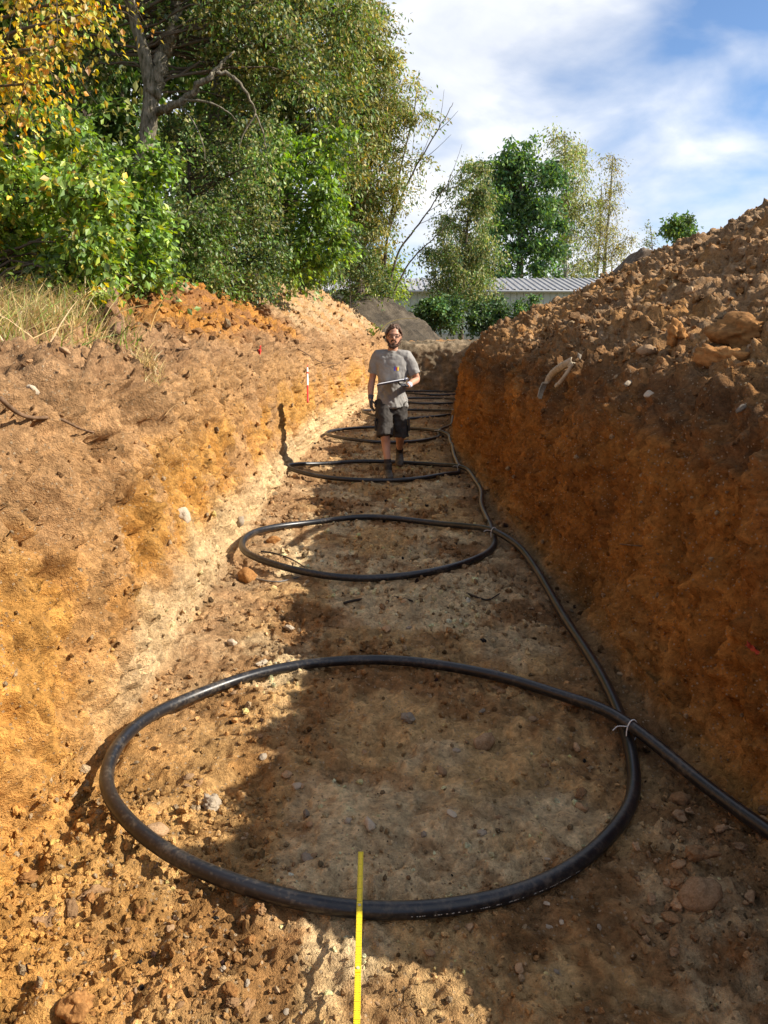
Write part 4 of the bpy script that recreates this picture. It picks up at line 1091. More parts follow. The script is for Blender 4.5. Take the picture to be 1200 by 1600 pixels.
ICO = bmesh.new(); bmesh.ops.create_icosphere(ICO, subdivisions=1, radius=0.5)
ico_v = np.array([v.co[:] for v in ICO.verts]); ico_f = np.array([[v.index for v in f.verts] for f in ICO.faces]); ICO.free()
def crumbs(name, label, n, mask, smin, smax, seed, power=3.0, tint=(1, 1, 1), var=.25, pale=.1):
    rng = np.random.default_rng(seed)
    w = mask * _valid
    # choose points evenly over what the lens sees: weight by the area each grid cell covers
    area = np.zeros((NR, NC)); area[:] = np.abs(np.gradient(rows))[:, None] * (np.hypot(np.gradient(X, axis=1), np.gradient(Z, axis=1)) + 1e-4) / np.maximum(VZC, 1.0) ** 1.2
    pr = (w * area).ravel(); pr /= pr.sum()
    id_ = rng.choice(NR * NC, n, p=pr)
    p = PT.reshape(-1, 3)[id_]; nr_ = NORM.reshape(-1, 3)[id_]; tn = TINT.reshape(-1, 3)[id_]
    zc = VZC.ravel()[id_]
    s = (smin + (smax - smin) * rng.random(n) ** power) * np.clip(zc / 3.0, .8, 2.2)
    q = rng.normal(size=(n, 4)); q /= np.linalg.norm(q, axis=1)[:, None]
    a, b, c, d = q.T
    R = np.stack([np.stack([1 - 2 * (c * c + d * d), 2 * (b * c - a * d), 2 * (b * d + a * c)], -1), np.stack([2 * (b * c + a * d), 1 - 2 * (b * b + d * d), 2 * (c * d - a * b)], -1), np.stack([2 * (b * d - a * c), 2 * (c * d + a * b), 1 - 2 * (b * b + c * c)], -1)], 1)
    lv = ico_v[None] * rng.uniform(.62, 1.25, (n, 12, 1)) * np.stack([np.ones(n), rng.uniform(.6, 1, n), rng.uniform(.45, .9, n)], -1)[:, None, :]
    V = np.einsum('nij,nkj->nki', R, lv) * s[:, None, None] + (p + nr_ * (s * .18)[:, None])[:, None]
    F = (ico_f[None] + (np.arange(n) * 12)[:, None, None]).reshape(-1, 3)
    col = tn * np.asarray(tint) * (1 + var * rng.normal(size=(n, 1)))
    pm = rng.random(n) < pale
    col[pm] = np.array([.44, .31, .175]) * rng.uniform(.6, 1.15, (pm.sum(), 1))
    me = np_mesh(name, V.reshape(-1, 3), F, False, np.repeat(np.clip(col, .02, .7), 12, 0))
    return tag(link(name, me, mat=SOIL), label, 'crumbs', kind='stuff')
crumbs('floor_pebbles', 'fine pebbles and soil crumbs strewn over the trench floor', 12000, wFL * (.35 + crumb + 1.5 * rough_near) * (Y > 1.2), .006, .034, 701, 2.6, var=.4)
crumbs('left_rubble', 'crumbly orange soil at the foot of the left wall', 2200, (X < -0.35) * (Y < 2.6) * (Y > 1.2) * (Z < .22), .010, .055, 702, 3.0, pale=.04)
crumbs('heap_crumbs', 'loose crumbs and gravel covering the right heap', 8000, wRH * (Y > 2) * (X < 7.5), .012, .060, 703, 3.0, pale=.05)
crumbs('bank_crumbs', 'loose soil crumbs on the left bank and heaps', 3000, wLB * (Y > 3) * (X > -3.6), .012, .06, 704, 2.6, pale=.05)
crumbs('wall_pebbles', 'small pebbles showing in both trench walls', 4500, (wLW + wRW) * (Y > 1.5), .007, .030, 705, 3.0, pale=.16)

# ------------------------------------------------------------------ small finds
def along(pts, lift, d=None):
    out = []
    for x, y in pts:
        p, n = pick(x, y)
        out.append(np.array(p + n * lift))
    return np.array(out)
M_ROOT = plain('root', (.20, .12, .07), .9, .1, c2=(.09, .055, .03), nscale=25)
def strand(name, label, cat, pts, lift, r0, r1, mat, sides=6, per=8, world_pts=None):
    q = catmull(along(pts, lift) if world_pts is None else np.array(world_pts), per)
    for _ in range(40 if 'upper left wall' in label else 3): q[1:-1] = .25 * q[:-2] + .5 * q[1:-1] + .25 * q[2:]
    v, f = tube(q, np.linspace(r0, r1, len(q)), sides, .15)
    return tag(link(name, np_mesh(name, v, f), mat=mat), label, cat)
strand('thin_root', 'long thin root running along the upper left wall', 'root', [(-10, 650), (30, 651), (70, 655), (110, 659), (148, 664)], .07, .009, .004, M_ROOT)
strand('thick_root', 'thick torn root hanging down the edge of the orange heap', 'root', [(172, 460), (175, 474), (178, 492), (183, 510), (190, 526)], .05, .075, .03, plain('torn_root', (.26, .15, .09), .9, .1, c2=(.12, .07, .045), nscale=20, bump=.01), 9)
strand('dead_stick', 'short dark stick lying on the left bank', 'stick', [(240, 546), (260, 547), (280, 547), (298, 546)], .012, .012, .007, M_ROOT)
strand('thin_root', 'short fine root poking out of the middle of the right wall', 'root', [(970, 852), (992, 851), (1012, 855), (1030, 866)], .012, .005, .003, M_ROOT)
strand('thin_root', 'fine dark root on the pale left heap near the survey rod', 'root', [(455, 540), (480, 556), (505, 566), (530, 568)], .015, .009, .005, M_ROOT)
M_DARKTWIG = plain('twig_or_strip', (.035, .028, .022), .8, .2)
strand('twig_or_strip', 'dark crooked twig inside the second loop', 'twig', [(408, 862), (430, 866), (446, 874), (462, 880), (476, 890)], .012, .008, .004, M_DARKTWIG)
strand('twig_or_strip', 'curved dark strip on the shaded floor in front of the second loop', 'twig', [(537, 945), (560, 940), (590, 936), (620, 937), (645, 940)], .010, .009, .005, M_DARKTWIG)
strand('twig_or_strip', 'bent dark twig on the shaded floor near the right wall', 'twig', [(728, 930), (744, 937), (757, 941), (768, 936), (780, 929)], .010, .008, .004, M_DARKTWIG)
strand('twig_or_strip', 'thin straight silver-grey strip at the left foot of the second loop', 'twig', [(398, 906), (420, 910), (440, 909), (468, 903)], .010, .006, .004, plain('grey_strip', (.16, .15, .14), .5, .4))  # a thin silver-grey strip on the floor, not a twig despite its category

def build_rod():
    a, b = Vector(along([(477, 577)], .035)[0]), Vector(along([(478, 627)], .035)[0])
    root = tag(empty('survey_rod', b), 'short red and white survey rod stuck upright in the left wall', 'survey rod')
    mats = [plain('rod_red', (.62, .03, .025), .45, .4), plain('rod_white', (.78, .77, .74), .45, .4)]
    cut = [0, .09, .46, .53, 1.0]
    for k, (c0, c1, mi) in enumerate([(0, .46, 0), (.46, .80, 1), (.80, .86, 0), (.86, 1.0, 1)]):
        p0, p1 = b.lerp(a, c0), b.lerp(a, c1)
        v, f = tube([p0 - b, p0.lerp(p1, .5) - b, p1 - b], .0135, 12)
        link('red_band' if mi == 0 else 'white_band', np_mesh('rod_band', v, f), root, mats[mi])
    v, f = tube([a - b, a - b + Vector((0, 0, .05))], [.010, .004], 10)
    link('tip', np_mesh('tip', v, f), root, mats[0])
build_rod()

def crumpled(name, label, px_, py_, size, mat, seed, sq=(1.3, .8, .6)):
    p, n = pick(px_, py_)
    bm = bmesh.new(); bmesh.ops.create_grid(bm, x_segments=12, y_segments=10, size=.5)
    v = np.array([x.co[:] for x in bm.verts])
    q = v.copy(); q[:, 2] = .35 * fbm(v, 3.0, 3, seed); q[:, 0] += .25 * fbm(v, 2.0, 2, seed + 1); q[:, 1] += .25 * fbm(v, 2.2, 2, seed + 2)
    for x, c in zip(bm.verts, q): x.co = c * np.array(sq) * size
    o = link(name, bm_mesh(name, bm, True), mat=mat)
    o.rotation_mode = 'QUATERNION'; o.rotation_quaternion = n.to_track_quat('Z', 'Y')
    o.location = p + n * size * .12
    sm = o.modifiers.new('thickness', 'SOLIDIFY'); sm.thickness = size * .03
    return tag(o, label, 'scrap')
M_RED = plain('red_plastic', (.60, .04, .03), .5, .3)
crumpled('plastic_scrap', 'crumpled red plastic scrap on the left bank', 402, 552, .17, M_RED, 801)
crumpled('plastic_scrap', 'small red scrap stuck in the shaded right wall', 1182, 1006, .045, plain('red_scrap_dark', (.42, .07, .04), .7, .2), 802)

# strip of pale bark hanging over the right rim
def build_bark():
    root = tag(empty('bark_strip', tuple(pick(875, 600)[0])), 'pale forked strip of bark hanging over the right rim', 'bark')
    base = np.array(root.location)
    m = plain('pale_bark', (.46, .38, .27), .85, .15, c2=(.30, .23, .15), nscale=30)
    for pts, w in (([(861, 622), (866, 606), (876, 592), (892, 581), (910, 574)], .055), ([(883, 610), (890, 598), (899, 587), (908, 577)], .03)):
        q = catmull(along(pts, .09), 7)
        for _ in range(4): q[1:-1] = .25 * q[:-2] + .5 * q[1:-1] + .25 * q[2:]
        t = np.gradient(q, axis=0); t /= np.linalg.norm(t, axis=1)[:, None]
        n = np.array(pick(885, 592)[1]); s = np.cross(t, n); s /= np.linalg.norm(s, axis=1)[:, None]
        ww = w * (.75 + .4 * np.sin(np.linspace(.4, 2.8, len(q))) + .15 * RNG.random(len(q)))
        V, F = [], []
        for i in range(len(q)):
            for e, z in ((-1, .0), (-.4, .018), (.4, .018), (1, .0)): V.append(q[i] + s[i] * ww[i] * .5 * e + n * z - base)
        for i in range(len(q) - 1):
            for k in range(3): F.append((i * 4 + k, i * 4 + k + 1, i * 4 + k + 5, i * 4 + k + 4))
        o = link('bark_piece', py_mesh('bark_piece', V, F, True), root, m)
        md = o.modifiers.new('thickness', 'SOLIDIFY'); md.thickness = .007
build_bark()

# grass tuft in the split of the left bank, weeds and a green sprig on the heaps
an = [tuple(pick(x, y)[0]) for x, y in [(222, 562), (228, 568), (234, 576), (240, 586), (230, 562), (246, 596)]]
blades('grass_tuft', 'straw-coloured grass tuft hanging in the split of the left bank', an, 260, .05, .13, [STRAW, STRAW2, G_OLIVE], [5, 3, 1], 42, .0035, .035)
def sprig(name, label, px_, py_, n, size, cols, w, seed, h=.25, stalk=True, cat='weed'):
    rng = np.random.default_rng(seed)
    p = np.array(pick(px_, py_)[0])
    root = tag(empty(name, tuple(p)), label, cat)
    st = []; pts = []
    for k in range(max(2, n // 10)):
        e = np.array([rng.normal() * h * .5, rng.normal() * h * .3, h * rng.uniform(.5, 1.1)])
        q = limb_path((0, 0, -.01), e, rng, .1, 6); st.append(tube(q, np.linspace(.005, .002, 6), 5))
        pts += [q[i] for i in range(2, 6)]
    v, f = merge(st); link('stem', np_mesh('stem', v, f), root, M_TWIG)
    c = np.array(pts)[rng.integers(0, len(pts), n)] + rng.normal(size=(n, 3)) * h * .08
    v, f, cc = leaf_quads(c, rng.normal(size=(n, 3)) + [0, 0, .1], size, .7, palette(n, cols, w, rng), rng)
    link('leaves', np_mesh('leaves', v, f, False, cc), root, LEAF)
sprig('leafy_weed', 'yellow-green weed at the foot of the shrubs beside the thick root', 160, 490, 90, .07, [G_LIME, G_YEL, G_BRIGHT], [4, 2, 2], 43, .22)
sprig('leafy_weed', 'yellow-green weed in the dry grass left of the thick root', 135, 470, 80, .07, [G_LIME, G_GOLD, G_BRIGHT], [4, 2, 2], 44, .35)
sprig('leafy_weed', 'torn green leaves lying on top of the pale heap', 462, 462, 26, .13, [G_LIME, G_PALE], [3, 2], 45, .22)
sprig('leafy_weed', 'green sprig on the pale heap just left of the man', 584, 524, 34, .12, [G_PALE, G_BRIGHT, G_MID], [3, 3, 2], 46, .30)
_s = np.array(pick(590, 524)[0])
strand('bent_stalk', 'thin arched stalk rising behind the man', 'stalk', None, 0, .012, .006, plain('dry_stalk', (.30, .25, .10), .8, .1), 6, 8, [_s, _s + [.25, .1, .30], _s + [.65, .2, .44], _s + [1.15, .2, .46]])

# ------------------------------------------------------------------ yellow folding rule resting on the pipe
def build_rule():
    i = int(np.argmin(np.hypot(PIPE_PTS[:, 0] + .065, PIPE_PTS[:, 1] - 1.93)))
    top = PIPE_PTS[i].copy(); top[2] += .0262 + .004
    tip = P(562, 1338, 2.16); tip.z = 0
    d = Vector((0.012, -1.0, 0)).normalized()
    far = Vector((top[0], top[1], top[2])) - d * .20
    slope = (top[2] - .03) / 1.0
    root = tag(empty('folding_rule', far), 'yellow folding rule lying across the near side of the first loop', 'folding rule')
    q = Vector((d.x, d.y, -slope)).to_track_quat('X', 'Z')
    root.rotation_mode = 'QUATERNION'; root.rotation_quaternion = q
    root.location = far + Vector((0, 0, slope * .20))
    my = plain('rule_yellow', (.80, .62, .012), .4, .4, c2=(.74, .55, .02), nscale=40)
    mk = plain('rule_black', (.02, .02, .02), .5, .3); mm = plain('rule_hinge', (.50, .46, .30), .35, .5)
    L = .235
    for k in range(5):
        z = .0035 * (k % 2)
        bm = box_bm(L, .0165, .003, .0006, (k * (L - .022) + L / 2, 0, z))
        link('segment', bm_mesh('segment', bm), root, my)
        if k:
            bm = bmesh.new(); bmesh.ops.create_cone(bm, cap_ends=True, segments=18, radius1=.0052, radius2=.0045, depth=.009)
            bmesh.ops.translate(bm, vec=(k * (L - .022) + .011, 0, .0025), verts=bm.verts)
            link('hinge', bm_mesh('hinge', bm), root, mm)
        vs, fs = [], []
        x = .006
        cnt = 0
        while x < L - .006:
            ln = .0075 if cnt % 10 == 0 else (.0055 if cnt % 5 == 0 else .0035)
            xx = k * (L - .022) + x; zt = z + .0019
            for sgn in (1, -1):
                j = len(vs); y0 = sgn * .0078; y1 = sgn * (.0078 - ln)
                vs += [(xx - .0005, y0, zt), (xx + .0005, y0, zt), (xx + .0005, y1, zt), (xx - .0005, y1, zt)]; fs.append((j, j + 1, j + 2, j + 3))
            x += .005; cnt += 1
        link('tick_marks', py_mesh('tick_marks', vs, fs), root, mk)['kind'] = 'stuff'
build_rule()

# ------------------------------------------------------------------ the man walking towards the camera
def loft(rings, sides=18):
    """rings: (centre, half width, half depth, x axis, y axis)"""
    V, F = [], []
    for c, a, b, ux, uy in rings:
        c, ux, uy = Vector(c), Vector(ux), Vector(uy)
        for k in range(sides):
            t = 2 * math.pi * k / sides
            V.append(c + ux * (a * math.cos(t)) + uy * (b * math.sin(t)))
    n = len(rings)
    for i in range(n - 1):
        for k in range(sides):
            k2 = (k + 1) % sides
            F.append((i * sides + k, i * sides + k2, (i + 1) * sides + k2, (i + 1) * sides + k))
    F.append(tuple(range(sides))[::-1]); F.append(tuple((n - 1) * sides + k for k in range(sides)))
    return V, F
def limb(pts, rad, ref=(1, 0, 0), sides=16, per=5):
    q = catmull([tuple(p) for p in pts], per); n = len(q)
    ra = np.interp(np.linspace(0, len(pts) - 1, n), range(len(pts)), [r if not isinstance(r, tuple) else r[0] for r in rad])
    rb = np.interp(np.linspace(0, len(pts) - 1, n), range(len(pts)), [r if not isinstance(r, tuple) else r[1] for r in rad])
    t = np.gradient(q, axis=0)
    rings = []
    for i in range(n):
        tv = Vector(t[i]).normalized(); ux = Vector(ref); ux = (ux - tv * ux.dot(tv)).normalized(); uy = tv.cross(ux)
        rings.append((q[i], ra[i], rb[i], ux, uy))
    return loft(rings, sides)
def stack(levels, sides=22):
    return loft([((x, y, z), a, b, (1, 0, 0), (0, 1, 0)) for x, y, z, a, b in levels], sides)
def ball(c, r, sides=12, rings=8):
    lv = []
    for i in range(rings + 1):
        t = math.pi * i / rings; s = max(math.sin(t), .05)
        lv.append((c[0], c[1], c[2] - r[2] * math.cos(t), r[0] * s, r[1] * s))
    return stack(lv, sides)
def fuse(name, solids, voxel, smooth_it, mat, parent, wrinkle=None):
    V, F = [], []
    for v, f in solids:
        k = len(V); V += list(v); F += [tuple(i + k for i in x) for x in f]
    me = py_mesh(name, V, F)
    bm = bmesh.new(); bm.from_mesh(me); bmesh.ops.recalc_face_normals(bm, faces=bm.faces); bm.to_mesh(me); bm.free()
    o = bpy.data.objects.new(name, me); COL.objects.link(o)
    r = o.modifiers.new('fuse', 'REMESH'); r.mode = 'VOXEL'; r.voxel_size = voxel
    if smooth_it:
        s = o.modifiers.new('soft', 'SMOOTH'); s.factor = .5; s.iterations = smooth_it
    dg = bpy.context.evaluated_depsgraph_get(); dg.update()
    out = bpy.data.meshes.new_from_object(o.evaluated_get(dg))
    bpy.data.objects.remove(o)
    if wrinkle:
        n = len(out.vertices); co = np.empty(n * 3); no = np.empty(n * 3)
        out.vertices.foreach_get('co', co); out.vertices.foreach_get('normal', no)
        co = co.reshape(-1, 3); no = no.reshape(-1, 3)
        co = co + no * wrinkle(co)[:, None]
        out.vertices.foreach_set('co', co.ravel()); out.update()
    out.polygons.foreach_set('use_smooth', [True] * len(out.polygons))
    out.name = name
    return link(name, out, parent, mat)
def hand(wrist, d, palm_n, thumb, curl, spread=.0):
    w, d, n = Vector(wrist), Vector(d).normalized(), Vector(palm_n)
    n = (n - d * n.dot(d)).normalized(); s = Vector(thumb); s = (s - d * s.dot(d) - n * s.dot(n)).normalized()
    solids = [loft([(w + d * t, a, b, s, n) for t, a, b in ((-.02, .029, .024), (.0, .030, .021), (.03, .038, .019), (.065, .043, .017), (.092, .041, .014), (.10, .034, .010))], 14)]
    for k, (off, ln) in enumerate(((.031, .072), (.011, .082), (-.010, .077), (-.030, .060))):
        p = w + d * .088 + s * off; pts = [p - d * .02, p]; a = 0.0; dd = d
        for j, f in enumerate((.45, .32, .25)):
            a += curl[j] * (1 + .08 * k)
            dd = (d * math.cos(a) + n * math.sin(a)); pts.append(pts[-1] + dd * ln * f)
        solids.append(limb(pts, [.010, .0098, .0092, .0085, .0070], s, 9, 3))
    p = w + d * .025 + s * .030; t1 = (s * .75 + d * .65 + n * .35).normalized(); t2 = (d * .9 + s * .2 + n * .45).normalized()
    solids.append(limb([p - s * .02, p + t1 * .022, p + t1 * .045, p + t1 * .045 + t2 * .028], [.013, .012, .0105, .008], n, 9, 3))
    return solids

def twist(co):
    z = co[:, 2]
    a = -math.radians(9) * sstep(.85, 1.30, z) * (1 - .8 * sstep(1.50, 1.60, z))
    x, y = co[:, 0] * np.cos(a) - co[:, 1] * np.sin(a), co[:, 0] * np.sin(a) + co[:, 1] * np.cos(a)
    sway = -.022 * np.sin(np.clip(z / 1.8, 0, 1) * math.pi)
    tilt = .035 * sstep(.9, 1.5, z) * (1 - sstep(1.50, 1.60, z))
    return np.stack([x + sway, y - .03 * sstep(.9, 1.6, z), z - tilt * x], -1)
def build_person():
    fx, fy = 0.115, 9.52
    gz = floor_z(fx - .06, fy - .25)
    root = tag(empty('person', (fx, fy, gz)), 'bearded person with glasses in grey T-shirt and dark shorts, walking with a clipboard', 'person')
    skin = plain('skin', (.50, .27, .175), .5, .35, c2=(.44, .215, .135), nscale=9)
    shirt_m = plain('grey_cotton', (.27, .255, .235), .9, .15, c2=(.225, .212, .195), nscale=14, bump=.004)
    shorts_m = plain('work_shorts', (.055, .048, .042), .85, .2, c2=(.036, .031, .027), nscale=22, bump=.004)
    boot_m = plain('boot_leather', (.035, .033, .029), .6, .3, c2=(.13, .095, .06), nscale=18)
    sock_m = plain('sock', (.05, .042, .038), .95, .1)
    glove_m = plain('work_glove', (.040, .042, .052), .8, .2, c2=(.075, .075, .085), nscale=40)
    hair_m = plain('brown_hair', (.13, .070, .040), .6, .3, c2=(.045, .024, .014), nscale=60, bump=.006)
    # joints (he faces -y; image left is his right)
    shR, elR, wrR = Vector((-.195, .0, 1.435)), Vector((-.245, .035, 1.16)), Vector((-.255, -.03, .93))
    shL, elL, wrL = Vector((.195, .0, 1.435)), Vector((.300, .045, 1.17)), Vector((.215, -.19, 1.105))
    hipR, knR, anR = Vector((-.095, -.01, .92)), Vector((-.085, -.20, .52)), Vector((-.060, -.26, .115))
    hipL, knL, anL = Vector((.095, .0, .92)), Vector((.105, .02, .49)), Vector((.095, .40, .22))
    hx, hy = .012, -.025
    S = 1.04
    def hz(z): return 1.56 + (z - 1.56) * S
    torso = stack([(0, .0, .84, .130, .090), (0, .0, .92, .140, .095), (0, .0, 1.02, .135, .095), (0, -.005, 1.16, .150, .108), (0, -.01, 1.30, .172, .118), (0, -.005, 1.40, .180, .108), (0, .005, 1.455, .150, .085), (0, .01, 1.49, .085, .066), (.003, .0, 1.53, .060, .060), (.008, -.01, 1.60, .058, .060)])
    head = stack([(hx, hy - .030, hz(1.548), .026, .028), (hx, hy - .030, hz(1.562), .044, .050), (hx, hy - .022, hz(1.59), .060, .072), (hx, hy - .010, hz(1.63), .070, .088), (hx, hy, hz(1.67), .076, .097), (hx, hy + .004, hz(1.705), .078, .100), (hx, hy + .008, hz(1.74), .074, .095), (hx, hy + .010, hz(1.77), .060, .078), (hx, hy + .012, hz(1.79), .036, .048), (hx, hy + .012, hz(1.797), .012, .016)])
    nose = limb([(hx, hy - .092, hz(1.688)), (hx, hy - .108, hz(1.665)), (hx, hy - .118, hz(1.648)), (hx, hy - .092, hz(1.636))], [.008, .011, .015, .012], (1, 0, 0), 10, 4)
    brow = limb([(hx - .050, hy - .078, hz(1.700)), (hx, hy - .094, hz(1.703)), (hx + .050, hy - .078, hz(1.700))], [.010, .012, .010], (0, 0, 1), 8, 4)
    lips = limb([(hx - .024, hy - .086, hz(1.612)), (hx, hy - .094, hz(1.612)), (hx + .024, hy - .086, hz(1.612))], [.006, .009, .006], (0, 0, 1), 8, 4)
    ears = [ball((hx + sx * .079, hy + .012, hz(1.66)), (.012, .022, .032)) for sx in (-1, 1)]
    armR = limb([shR + Vector((.05, 0, .02)), shR, (shR + elR) / 2, elR, (elR + wrR) / 2 + Vector((-.005, 0, .02)), wrR, wrR + (wrR - elR) * .12], [.040, .042, .044, .041, .042, .030, .028])
    armL = limb([shL + Vector((-.05, 0, .02)), shL, (shL + elL) / 2, elL, (elL + wrL) / 2, wrL, wrL + (wrL - elL) * .12], [.040, .042, .044, .042, .042, .030, .028])
    legR = limb([hipR + Vector((0, 0, .03)), hipR, (hipR + knR) / 2, knR, knR.lerp(anR, .28) + Vector((0, .018, 0)), knR.lerp(anR, .65), anR, anR + Vector((0, .0, -.06))], [.092, .092, .078, .056, .056, .044, .037, .036])
    legL = limb([hipL + Vector((0, 0, .03)), hipL, (hipL + knL) / 2, knL, knL.lerp(anL, .28) + Vector((0, .018, 0)), knL.lerp(anL, .65), anL, anL + (anL - knL) * .12], [.092, .092, .078, .056, .056, .044, .037, .036])
    fuse('body', [torso, head, nose, brow, lips, armR, armL, legR, legL] + ears, .0075, 3, skin, root)
    # shirt with folds
    def sh_levels(z, a, b, x=0, y=0): return (x, y, z, a, b)
    shirt_t = stack([(0, -.005, .835, .198, .150), (0, -.005, .90, .194, .147), (0, -.005, 1.0, .176, .133), (0, -.008, 1.12, .174, .130), (0, -.010, 1.26, .190, .138), (0, -.008, 1.36, .202, .132), (0, 0, 1.43, .196, .112), (0, .008, 1.47, .140, .090), (0, .012, 1.50, .090, .076), (0, .010, 1.508, .076, .068)])
    sl = [limb([s_ + Vector((sx * -.08, 0, .015)), s_ + Vector((sx * -.02, 0, .012)), s_.lerp(e_, .35), s_.lerp(e_, .70), s_.lerp(e_, .76)], [.064, .069, .073, .080, .081]) for s_, e_, sx in ((shR, elR, -1), (shL, elL, 1))]
    def wr(co):
        q = np.stack([co[:, 0] * 1.0 + .35 * co[:, 2], co[:, 1], co[:, 2] * .55], -1)
        low = sstep(1.3, .95, co[:, 2])
        q2 = np.stack([co[:, 0] * 1.0 - .6 * co[:, 2], co[:, 1], co[:, 2] * .4], -1)
        return .013 * fbm(q, 9, 3, 901) * (.5 + low) + .014 * fbm(q2, 13, 2, 905) * low + .004 * fbm(co, 22, 2, 903)
    sl.append(limb([shR + Vector((-.005, 0, .0)), shR + Vector((.10, .004, .012)), shL + Vector((-.10, .004, .012)), shL + Vector((.005, 0, .0))], [.076, .078, .078, .076], (0, 1, 0)))
    shirt = fuse('shirt', [shirt_t] + sl, .0075, 9, shirt_m, root, wr)
    # printed emblem: three small coloured bars on his left chest
    for k, (c, dx, hgt) in enumerate((((.05, .09, .55), 0, .050), ((.70, .05, .10), .020, .036), ((.85, .60, .05), .038, .046))):
        bm = bmesh.new()
        nseg = 4
        for j in range(nseg):
            x0_, x1_ = .048 + dx + .014 * j / nseg, .048 + dx + .014 * (j + 1) / nseg
            def yy(x): return -.008 - .136 * math.sqrt(max(0, 1 - (x / .192) ** 2)) - .010
            vs = [bm.verts.new((x0_, yy(x0_), 1.30 - hgt / 2)), bm.verts.new((x1_, yy(x1_), 1.30 - hgt / 2)), bm.verts.new((x1_, yy(x1_), 1.30 + hgt / 2)), bm.verts.new((x0_, yy(x0_), 1.30 + hgt / 2))]
            bm.faces.new(vs)
        me = bm_mesh('emblem_bar', bm); o = link('emblem_bar', me, shirt, plain('print_%d' % k, c, .7, .2))
        sw = o.modifiers.new('cling', 'SHRINKWRAP'); sw.target = shirt; sw.wrap_method = 'PROJECT'; sw.use_project_y = True; sw.use_positive_direction = True; sw.use_negative_direction = True; sw.offset = .003
    # collar band
    a = np.linspace(0, 2 * math.pi, 30)
    col = np.stack([.082 * np.cos(a), .008 + .074 * np.sin(a), 1.502 - .020 * (1 - np.sin(a)) * .5], -1)
    v, f = tube(col, .007, 6); link('collar', np_mesh('collar', v, f), shirt, shirt_m)
    # shorts
    pel = stack([(0, 0, .74, .175, .125), (0, 0, .82, .185, .135), (0, 0, .92, .180, .130), (0, 0, .98, .168, .122)])
    lgR = limb([hipR + Vector((0, 0, -.02)), hipR.lerp(knR, .4), hipR.lerp(knR, .75), hipR.lerp(knR, 1.02), hipR.lerp(knR, 1.08)], [(.102, .115), (.108, .115), (.104, .110), (.104, .108), (.104, .108)])
    lgL = limb([hipL + Vector((0, 0, -.02)), hipL.lerp(knL, .4), hipL.lerp(knL, .75), hipL.lerp(knL, 1.02), hipL.lerp(knL, 1.08)], [(.102, .115), (.108, .115), (.104, .110), (.104, .108), (.104, .108)])
    def wr2(co):
        q = np.stack([co[:, 0] * .8 - .5 * co[:, 2], co[:, 1], co[:, 2] * .8], -1)
        return .011 * fbm(q, 8, 3, 911) + .006 * fbm(co, 20, 2, 913)
    shorts = fuse('shorts', [pel, lgR, lgL], .008, 2, shorts_m, root, wr2)
    for sx, hp, kn in ((-1, hipR, knR), (1, hipL, knL)):
        c = hp.lerp(kn, .72) + Vector((sx * .112, .0, 0))
        bm = box_bm(.022, .13, .15, .008, tuple(c)); o = link('cargo_pocket', bm_mesh('cargo_pocket', bm, True), shorts, shorts_m)
    # socks and boots
    for an, kn, pitch_, yaw in ((anR, knR, 0.0, .06), (anL, knL, -.35, -.05)):
        up = (kn - an).normalized()
        fuse('sock', [limb([an + up * -.02, an + up * .05, an + up * .10, an + up * .105], [.045, .044, .046, .045])], .006, 1, sock_m, root)
        R = Matrix.Rotation(yaw, 3, 'Z') @ Matrix.Rotation(pitch_ * -1, 3, 'X')
        o0 = an + Vector((0, 0, -.03))
        def f_(y, z): return o0 + R @ Vector((0, y, z))
        X_, Y_ = R @ Vector((1, 0, 0)), R @ Vector((0, 0, 1))
        low = loft([(f_(.085, -.04), .034, .032, X_, Y_), (f_(.065, -.035), .046, .047, X_, Y_), (f_(.0, -.030), .050, .055, X_, Y_), (f_(-.07, -.040), .053, .046, X_, Y_), (f_(-.14, -.048), .058, .036, X_, Y_), (f_(-.20, -.054), .050, .028, X_, Y_), (f_(-.225, -.058), .028, .018, X_, Y_)], 16)
        shaft = limb([f_(.015, -.04), f_(.01, .0), f_(.008, .05), an + up * .055], [.046, .048, .050, .052])
        boot = fuse('boot', [low, shaft], .006, 2, boot_m, root)
        so = loft([(f_(.08, -.080), .034, .011, X_, Y_), (f_(.0, -.082), .042, .011, X_, Y_), (f_(-.10, -.083), .050, .010, X_, Y_), (f_(-.19, -.080), .044, .010, X_, Y_), (f_(-.218, -.074), .022, .008, X_, Y_)], 14)
        link('sole', py_mesh('sole', *so, True), boot, plain('rubber_sole', (.13, .10, .07), .8, .2))
        for j in range(4):
            y = -.035 - .024 * j; z = .020 - .020 * j
            lv, lf = tube([f_(y, z) - X_ * .022, f_(y - .008, z + .010), f_(y, z) + X_ * .022], .0035, 6)
            link('lace', np_mesh('lace', lv, lf), boot, plain('lace_grey', (.10, .10, .09), .8))
    # gloves
    dR = Vector((.05, -.12, -1)); fuse('glove', hand(wrR, dR, (.75, .35, 0), (.1, -1, 0), (.35, .45, .35)), .0042, 2, glove_m, root)
    dL = Vector((-.85, -.42, .10)); gl = fuse('glove', hand(wrL, dL, (.15, -.2, 1), (-.4, -.9, .2), (.30, .55, .5)), .0042, 2, glove_m, root)
    gl['label'] = 'dark work glove holding the clipboard from below'
    for w_, e_ in ((wrR, elR), (wrL, elL)):
        ax = (e_ - w_).normalized()
        cv = limb([w_ - ax * .004, w_ + ax * .02, w_ + ax * .045], [.033, .035, .038], (0, 0, 1), 16, 3)
        link('glove_cuff', py_mesh('glove_cuff', *cv, True), root, plain('cuff_grey', (.10, .10, .12) if w_ is wrR else (.50, .48, .55), .85, .1))
